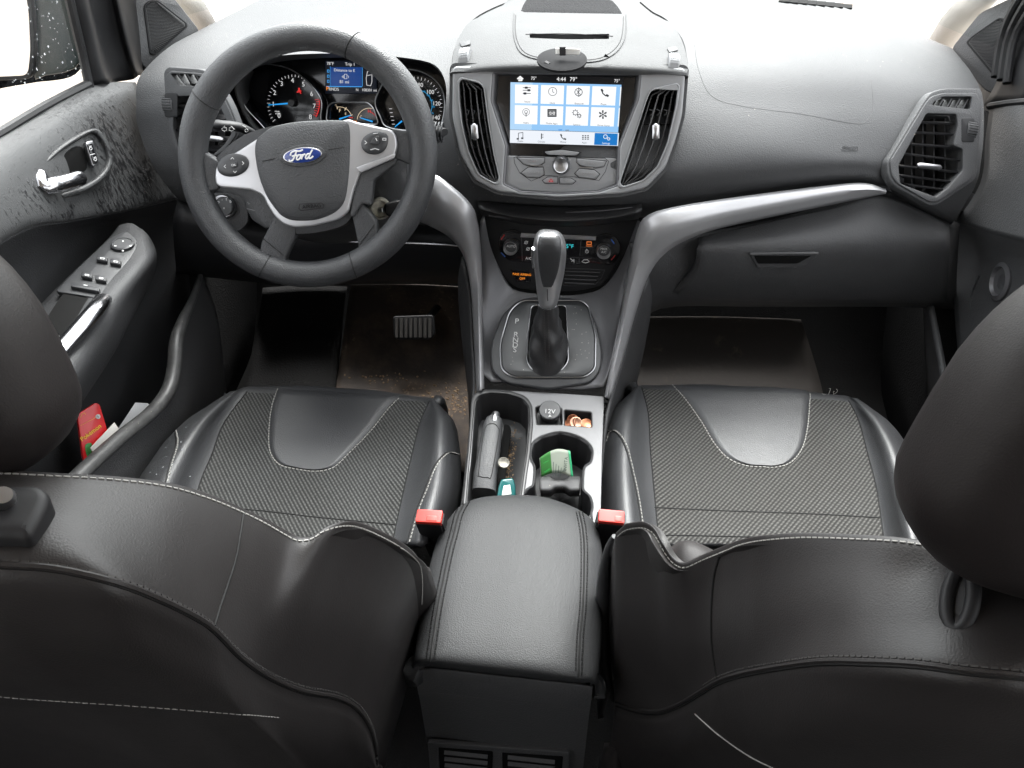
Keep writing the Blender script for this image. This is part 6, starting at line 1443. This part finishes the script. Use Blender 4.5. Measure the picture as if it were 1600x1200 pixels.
# ------------------------------------------------------------------ buckles
def buckle(c_px, z, tilt, lab):
    top = W(*c_px, z=z); t_ = thing('seat_belt_buckle', lab, 'buckle', top+V((0, 0, -.12)), 'seat belt buckles beside the armrest')
    ax = V((tilt, -.22, 1)).normalized(); u = V((1, 0, 0)); u = (u-ax*u.dot(ax)).normalized(); v = ax.cross(u)
    me = bpy.data.meshes.new('m'); bm = bmesh.new(); bmesh.ops.create_cube(bm, size=1)
    for q in bm.verts: q.co = top+u*q.co.x*.036+v*q.co.y*.020+ax*(q.co.z-.5)*.11
    bmesh.ops.bevel(bm, geom=bm.edges[:], offset=.0028, segments=3, affect='EDGES'); bm.to_mesh(me); bm.free(); link('buckle_body', me, M['black'], t_, 40)
    bp_ = Pl(top+ax*.0004, ax, u)
    def rect(x0, y0, x1, y1, nm, m_, h, t, par):
        mm = flatmesh([rp([V((x0, y0)), V((x1, y0)), V((x1, y1)), V((x0, y1))], .002)], t, .0008, bp_.M(h)); return link(nm, mm, m_, par, 35)
    rb = rect(-.0165, -.0088, .0165, .0088, 'release_button', M['red'], .003, .010, t_); rect(-.003 if tilt < 0 else .004, -.0072, .011 if tilt < 0 else .014, .0010, 'button_dimple', mat('red_shadow', (.35, .03, .02), .4), .0034, .003, t_)
    b = MB(); b.tube([top-ax*.10, top-ax*.18+V((0, .02, 0))], .007, 8, flat=.4); b.build('buckle_stalk', M['rubber'], t_)
buckle((671, 808), .47, -.06, 'driver seat belt buckle with red button, left of the padded armrest')
buckle((955, 808), .46, .04, 'passenger seat belt buckle with red button, right of the padded armrest')
# seat adjuster rail by the passenger seat
ra = thing('seat_rail', 'grey seat slide rail with dark coiled cable between console and passenger seat', 'seat rail', W(952, 640, z=.25))
b = MB(); b.tube(curve([W(953, 608, z=.33), W(955, 630, z=.30), W(948, 660, z=.28), W(945, 690, z=.26)], 12), .006, 8, flat=.5); b.build('rail_bar', M['silver_dark'], ra)
b = MB(); P = [W(947+1.5*math.sin(k*.9), 625+k*1.6, z=.33-.0006*k)+V((.004*math.sin(k*1.4), 0, .004*math.cos(k*1.4))) for k in range(50)]; b.tube(P, .0018, 5); b.build('coiled_cable', M['rubber'], ra)
# ------------------------------------------------------------------ small things
copper = [mat('copper_%d' % i, c, .35, metal=.9, vary=.3, vscale=200) for i, c in enumerate([(.42, .18, .10), (.28, .11, .06), (.50, .28, .19)])]
co_lab = ['shiny copper coin lying flat at the right of the coin tray heap', 'dull brown coin at the left end of the coin tray heap', 'pale copper coin on top of the coin tray heap', 'copper coin leaning against the back wall of the coin tray', 'darker copper coin half buried low in the coin tray', 'copper coin standing on edge in the middle of the heap', 'small bright copper coin in the front left of the coin tray']
for i, (x, y, h, tx, ty) in enumerate([(917, 663, -.009, .2, -.25), (889, 664, -.012, -.3, -.3), (900, 661, -.007, .1, -.45), (895, 657, -.012, .2, -1.0), (907, 667, -.015, .1, .1), (903, 661, -.010, 1.2, -.4), (886, 667, -.014, -.2, -.2)]):
    ax = (TP.n+V((tx, ty, 0))).normalized(); c0 = TP.at(x, y, h)
    o_ = MB().lathe(c0, ax, [(.0088, -.0008), (.0095, -.0006), (.0095, .0006), (.0088, .0008), (.0082, .0004), (.0001, .0004)], 24).build('coin', copper[i % 3], None)
    tag(o_, co_lab[i], 'coin', 'copper coins in the coin tray')
tk = MB().lathe(TP.at(787, 723, -.006), TP.n+V((.15, -.3, 0)), [(.0078, -.0012), (.0085, -.0008), (.0085, .0008), (.0078, .0012), (.0068, .0006), (.0001, .0006)], 26).build('coin', mat('worn_nickel', (.20, .19, .165), .45, metal=.7, vary=.5, vscale=220), None)
tag(tk, 'worn grey coin balanced beside the handbrake lever in its tray', 'coin')
# teal lip-balm like case
te = thing('teal_case', 'small translucent teal plastic case with a white label at the rear of the handbrake tray', 'plastic case', TP.at(790, 765, -.03)); tpl = Pl(TP.at(790, 760, -.020), TP.n+V((.1, -.35, 0)))
plate('case_shell', tpl, [(783, 748), (802, 746), (806, 760), (806, 778), (776, 780), (779, 760)], .014, 0, M['teal'], te, bev=.003, r=.004)
plate('case_label', tpl, [(787, 759), (797, 757), (799, 772), (784, 774)], .0006, .0006, M['paper'], te, bev=.0001)
# green and white leaflet in the cup holder
lf = thing('leaflet', 'green and white folded leaflet standing in the cup holder', 'leaflet', TP.at(868, 735, -.05))
q4 = [TP.at(843, 716, -.006), TP.at(891, 705, -.002), TP.at(896, 748, -.026), TP.at(845, 746, -.026)]
def lq(u, v): return q4[0].lerp(q4[1], u).lerp(q4[3].lerp(q4[2], u), v)+V((0, .006*math.sin(math.pi*u), .005*math.sin(math.pi*u)))
def lsheet(nm, u0, u1, m_, off, par):
    return sheet(nm, [[lq(u0+(u1-u0)*i/6, j/3)+V((0, -.0004, .0008))*off for i in range(7)] for j in range(4)], 13, 7, m_, par, t=.0006, smooth=60)
lm = lsheet('paper_sheet', 0, 1, mat('leaflet_paper', (.26, .29, .24), .8), 0, lf)
lsheet('green_band', 0.02, .34, mat('leaflet_green', (.02, .14, .02), .7), 1, lf)
lsheet('green_edge', .93, 1.0, mat('leaflet_dark_green', (.02, .28, .12), .5), 1, lf)
ln = V((0, 0, 1)); lpn = Pl(lq(.6, .5)+V((0, -.0008, .0016)), (q4[1]-q4[0]).cross(q4[3]-q4[0])*-1, q4[1]-q4[0])
if lpn.n.dot(CAM-lpn.O) < 0: lpn = Pl(lpn.O, -lpn.n, q4[1]-q4[0])
b = MB()
text('n', 'INVITA', lpn, 884, 725, 7, None, None, .003, dx=(1, -10), mb=b); text('n', '+', lpn, 880, 736, 7, None, None, .003, dx=(1, -10), mb=b)
for k in range(4): strip(lpn, [(864+4*k, 744), (865+4*k, 722+3*k)], .0007, .003, mb=b)
b.build('leaflet_print', mat('print_dark', (.02, .04, .03), .7), lf, 0)
b = MB(); strip(lpn, [(851, 738), (859, 733)], .0016, .003, mb=b); strip(lpn, [(849, 724), (857, 720)], .0010, .003, mb=b); b.build('green_print', mat('print_green', (.01, .22, .03), .6), lf, 0)
# phone mount on the stack top
hh = ps.hit(877, 92); DP = Pl(hh[0]+V((0, 0, .012)), (0, -.10, 1))
pm = thing('phone_mount', 'round black magnetic phone mount with a small silver plate on the dashboard top', 'phone mount', hh[0])
MB().lathe(DP.at(878, 93, 0), DP.n, [(.030, -.002), (.0325, -.0012), (.0325, .0008), (.031, .0016), (.0001, .0018)], 44).build('mount_disc', M['mount'], pm)
MB().lathe(DP.at(878, 93, 0), DP.n, [(.0330, -.0032), (.0342, -.0020), (.0342, .0006), (.0330, .0010)], 44).build('disc_rim', M['mount'], pm)
MB().lathe(DP.at(878, 90, -.012), V((0, .15, 1)), [(.012, 0), (.008, .006), (.007, .012)], 20).build('mount_foot', M['black'], pm)
mp_ = Pl(DP.at(886, 84, .010), (0, -1, .3)); plate('silver_plate', mp_, [(868, 75), (907, 76), (906, 86), (868, 85)], .003, 0, mat('plain_metal_tab', (.7, .7, .68), .35, metal=.7), pm, bev=.0006, r=.001)
plate('black_clip', mp_, [(874, 73), (884, 73), (884, 87), (874, 87)], .006, .002, M['black'], pm, bev=.001, r=.001)
MB().tube([DP.at(852, 99, 0), DP.at(858, 102, -.001)], .004, 8).build('pull_tab', M['black'], pm)
cb = MB().add([DP.at(946, 84, .0), DP.at(953, 90, -.004), DP.at(943, 89, -.002), DP.at(946, 84, .004)], [(0, 1, 2), (0, 3, 1), (1, 3, 2), (0, 2, 3)]).build('torn_scrap', M['black'], None, 0)
tag(cb, 'tiny black torn scrap on the dust right of the round phone mount', 'scrap')
# card and papers in the door pocket
KPc = Pl(W(143, 675, x=-.655), (1, -.35, .55), (.2, 1, 0))
gc = thing('card_pack', 'red hanging card pack with yellow lettering standing in the driver door pocket', 'card pack', W(138, 722, x=-.655))
plate('card', KPc, [(121, 647), (150, 629), (156, 632), (168, 672), (168, 700), (134, 726), (130, 715)], .006, 0, mat('card_red', (.62, .012, .015), .35, vary=.05), gc, bev=.001, r=.004)
b = MB(); text('n', 'Pokémon', KPc, 142, 676, 10, None, None, .0016, dx=(10, -7.5), mb=b); b.build('yellow_lettering', mat('print_yellow', (.85, .60, .03), .5), gc, 0)
b = MB(); strip(KPc, [(126, 665), (135, 660), (145, 655), (156, 648)], .0007, .0006, mb=b); strip(KPc, [(126, 652), (128, 647), (132, 645), (134, 648)], .0007, .0006, mb=b); b.build('yellow_line', mat('print_orange', (.8, .35, .03), .5), gc, 0)
MB().lathe(KPc.at(153, 651, .0004), KPc.n, [(.0035, 0), (.0035, .0006), (.0001, .0007)], 18).build('white_spot', M['ink'], gc); text('spot_number', '3', KPc, 153, 651, 5, M['seam'], gc, .0022)
plate('green_patch', KPc, [(133, 696), (142, 692), (144, 700), (141, 714), (136, 712)], .0005, .0007, mat('print_leaf', (.04, .25, .06), .5), gc, bev=.0001, k=4)
e1 = plate('envelope', Pl(W(160, 685, x=-.640), (1, -.4, .6), (.2, 1, 0)), [(141, 700), (179, 660), (187, 672), (190, 690), (150, 712)], .002, 0, M['paper'], None, bev=.0003)
tag(e1, 'cream paper envelope sticking out of the driver door pocket beside the red pack', 'envelope')
e2 = plate('paper', Pl(W(210, 655, x=-.650), (1, -.4, .5), (.2, 1, 0)), [(212, 629), (231, 630), (240, 640), (190, 680), (182, 674)], .001, 0, mat('grey_white_paper', (.7, .72, .74), .7), None, bev=.0002)
tag(e2, 'plain white paper tucked further forward in the driver door pocket', 'paper')
# ------------------------------------------------------------------ rest of the cabin shell, so light only comes in through the windows
for s_, lab in ((-1, 'black inner side panel of the car body behind the driver door'), (1, 'black inner side panel of the car body behind the passenger door')):
    rt = thing('side_panel', lab, 'body panel', (s_*.78, .2, 0), 'inner side panels of the car body')
    sheet('sill_wall', [[V((s_*.775, y, -.03)) for y in (1.72, 1.2, .6, 0, -.6, -1.2)], [V((s_*.785, y, .35)) for y in (1.72, 1.2, .6, 0, -.6, -1.2)], [V((s_*.77, y, z)) for y, z in ((1.72, .60), (1.3, .70), (.6, .72), (0, .72), (-.6, .72), (-1.2, .72))]], 12, 6, M['carpet'], rt, t=.01, off=1)
    for y0, y1 in ((.16, .04), (-.9, -1.15)):
        sheet('roof_post', [[V((s_*.765, y0, .74)), V((s_*.765, y1, .74))], [V((s_*.70, y0, 1.1)), V((s_*.70, y1, 1.1))], [V((s_*.60, y0, 1.42)), V((s_*.60, y1, 1.42))]], 4, 8, M['beige'], rt, t=.03)
    MB().tube(curve([V((s_*.60, .76, 1.37)), V((s_*.63, .3, 1.42)), V((s_*.63, -.5, 1.42)), V((s_*.62, -1.15, 1.38))], 14), .045, 10).build('roof_rail', M['beige'], rt)
rt = sheet('rear_bulkhead', [[V((x, -1.16, -.03)) for x in (-.79, 0, .79)], [V((x, -1.2, .5)) for x in (-.79, 0, .79)], [V((x, -1.22, 1.0)) for x in (-.76, 0, .76)], [V((x, -1.18, 1.42)) for x in (-.66, 0, .66)]], 7, 9, M['carpet'], None, t=.02)
tag(rt, 'dark bulkhead closing the rear of the cabin behind the camera', 'bulkhead')
# water drops on the driver seat bolster and crumbs
rnd = random.Random(11); b = MB(); sfc = Surf(*dsr.children)
for x, y in [(300, 638), (290, 652), (272, 676), (265, 686), (262, 700), (258, 712), (282, 700), (249, 690), (300, 646), (270, 740), (316, 622), (255, 728), (290, 668), (243, 700), (280, 688), (306, 660), (246, 744), (262, 662), (297, 742), (272, 727), (235, 735)]:
    h_ = sfc.hit(x+rnd.uniform(-3, 3), y+rnd.uniform(-3, 3))
    if h_:
        r = rnd.uniform(.0009, .0018); b.add([h_[0]+V((q.x*r*1.3, q.y*r, q.z*r*.6)) for q in iv], ff)
if b.v: dq = b.build('water_drops', dropm, dsr, 60); dq['kind'] = 'stuff'
def crumbs(nm, spots, surf, m_, lab, r0, r1):
    b = MB(); s_ = Surf(surf)
    for x0, y0, sx, sy, n in spots:
        for k in range(n):
            h_ = s_.hit(rnd.gauss(x0, sx), rnd.gauss(y0, sy))
            if h_:
                r = rnd.uniform(r0, r1); a, c, d = rnd.uniform(.5, 1.5), rnd.uniform(.5, 1.5), rnd.uniform(.3, .9)
                b.add([h_[0]+V((q.x*r*a, q.y*r*c, q.z*r*d)) for q in iv], ff)
    if b.v:
        o = b.build(nm, m_, None, 0); o['kind'] = 'stuff'; o['label'] = lab; o['category'] = 'crumbs'
tan = mat('dry_crumbs', (.20, .13, .07), .8, vary=.5, vscale=300)
tw_ = [o for o in con.children if o.name.startswith('handbrake_tray')][0]
crumbs('crumbs', [(801, 690, 4, 14, 60), (797, 725, 3, 12, 50), (792, 742, 3, 6, 30), (800, 676, 6, 3, 20)], tw_, tan, 'brown dry crumbs scattered along the right side of the handbrake tray', .0006, .0014)
dm_ = [o for o in COL.objects if o.name.startswith('floor_mat') and 'muddy' in o.get('label', '')][0]
crumbs('crumbs', [(715, 630, 14, 9, 70), (600, 592, 30, 5, 40), (690, 610, 25, 10, 40)], dm_, tan, 'brown crumbs and dry leaf bits on the muddy driver floor mat', .0012, .0035)
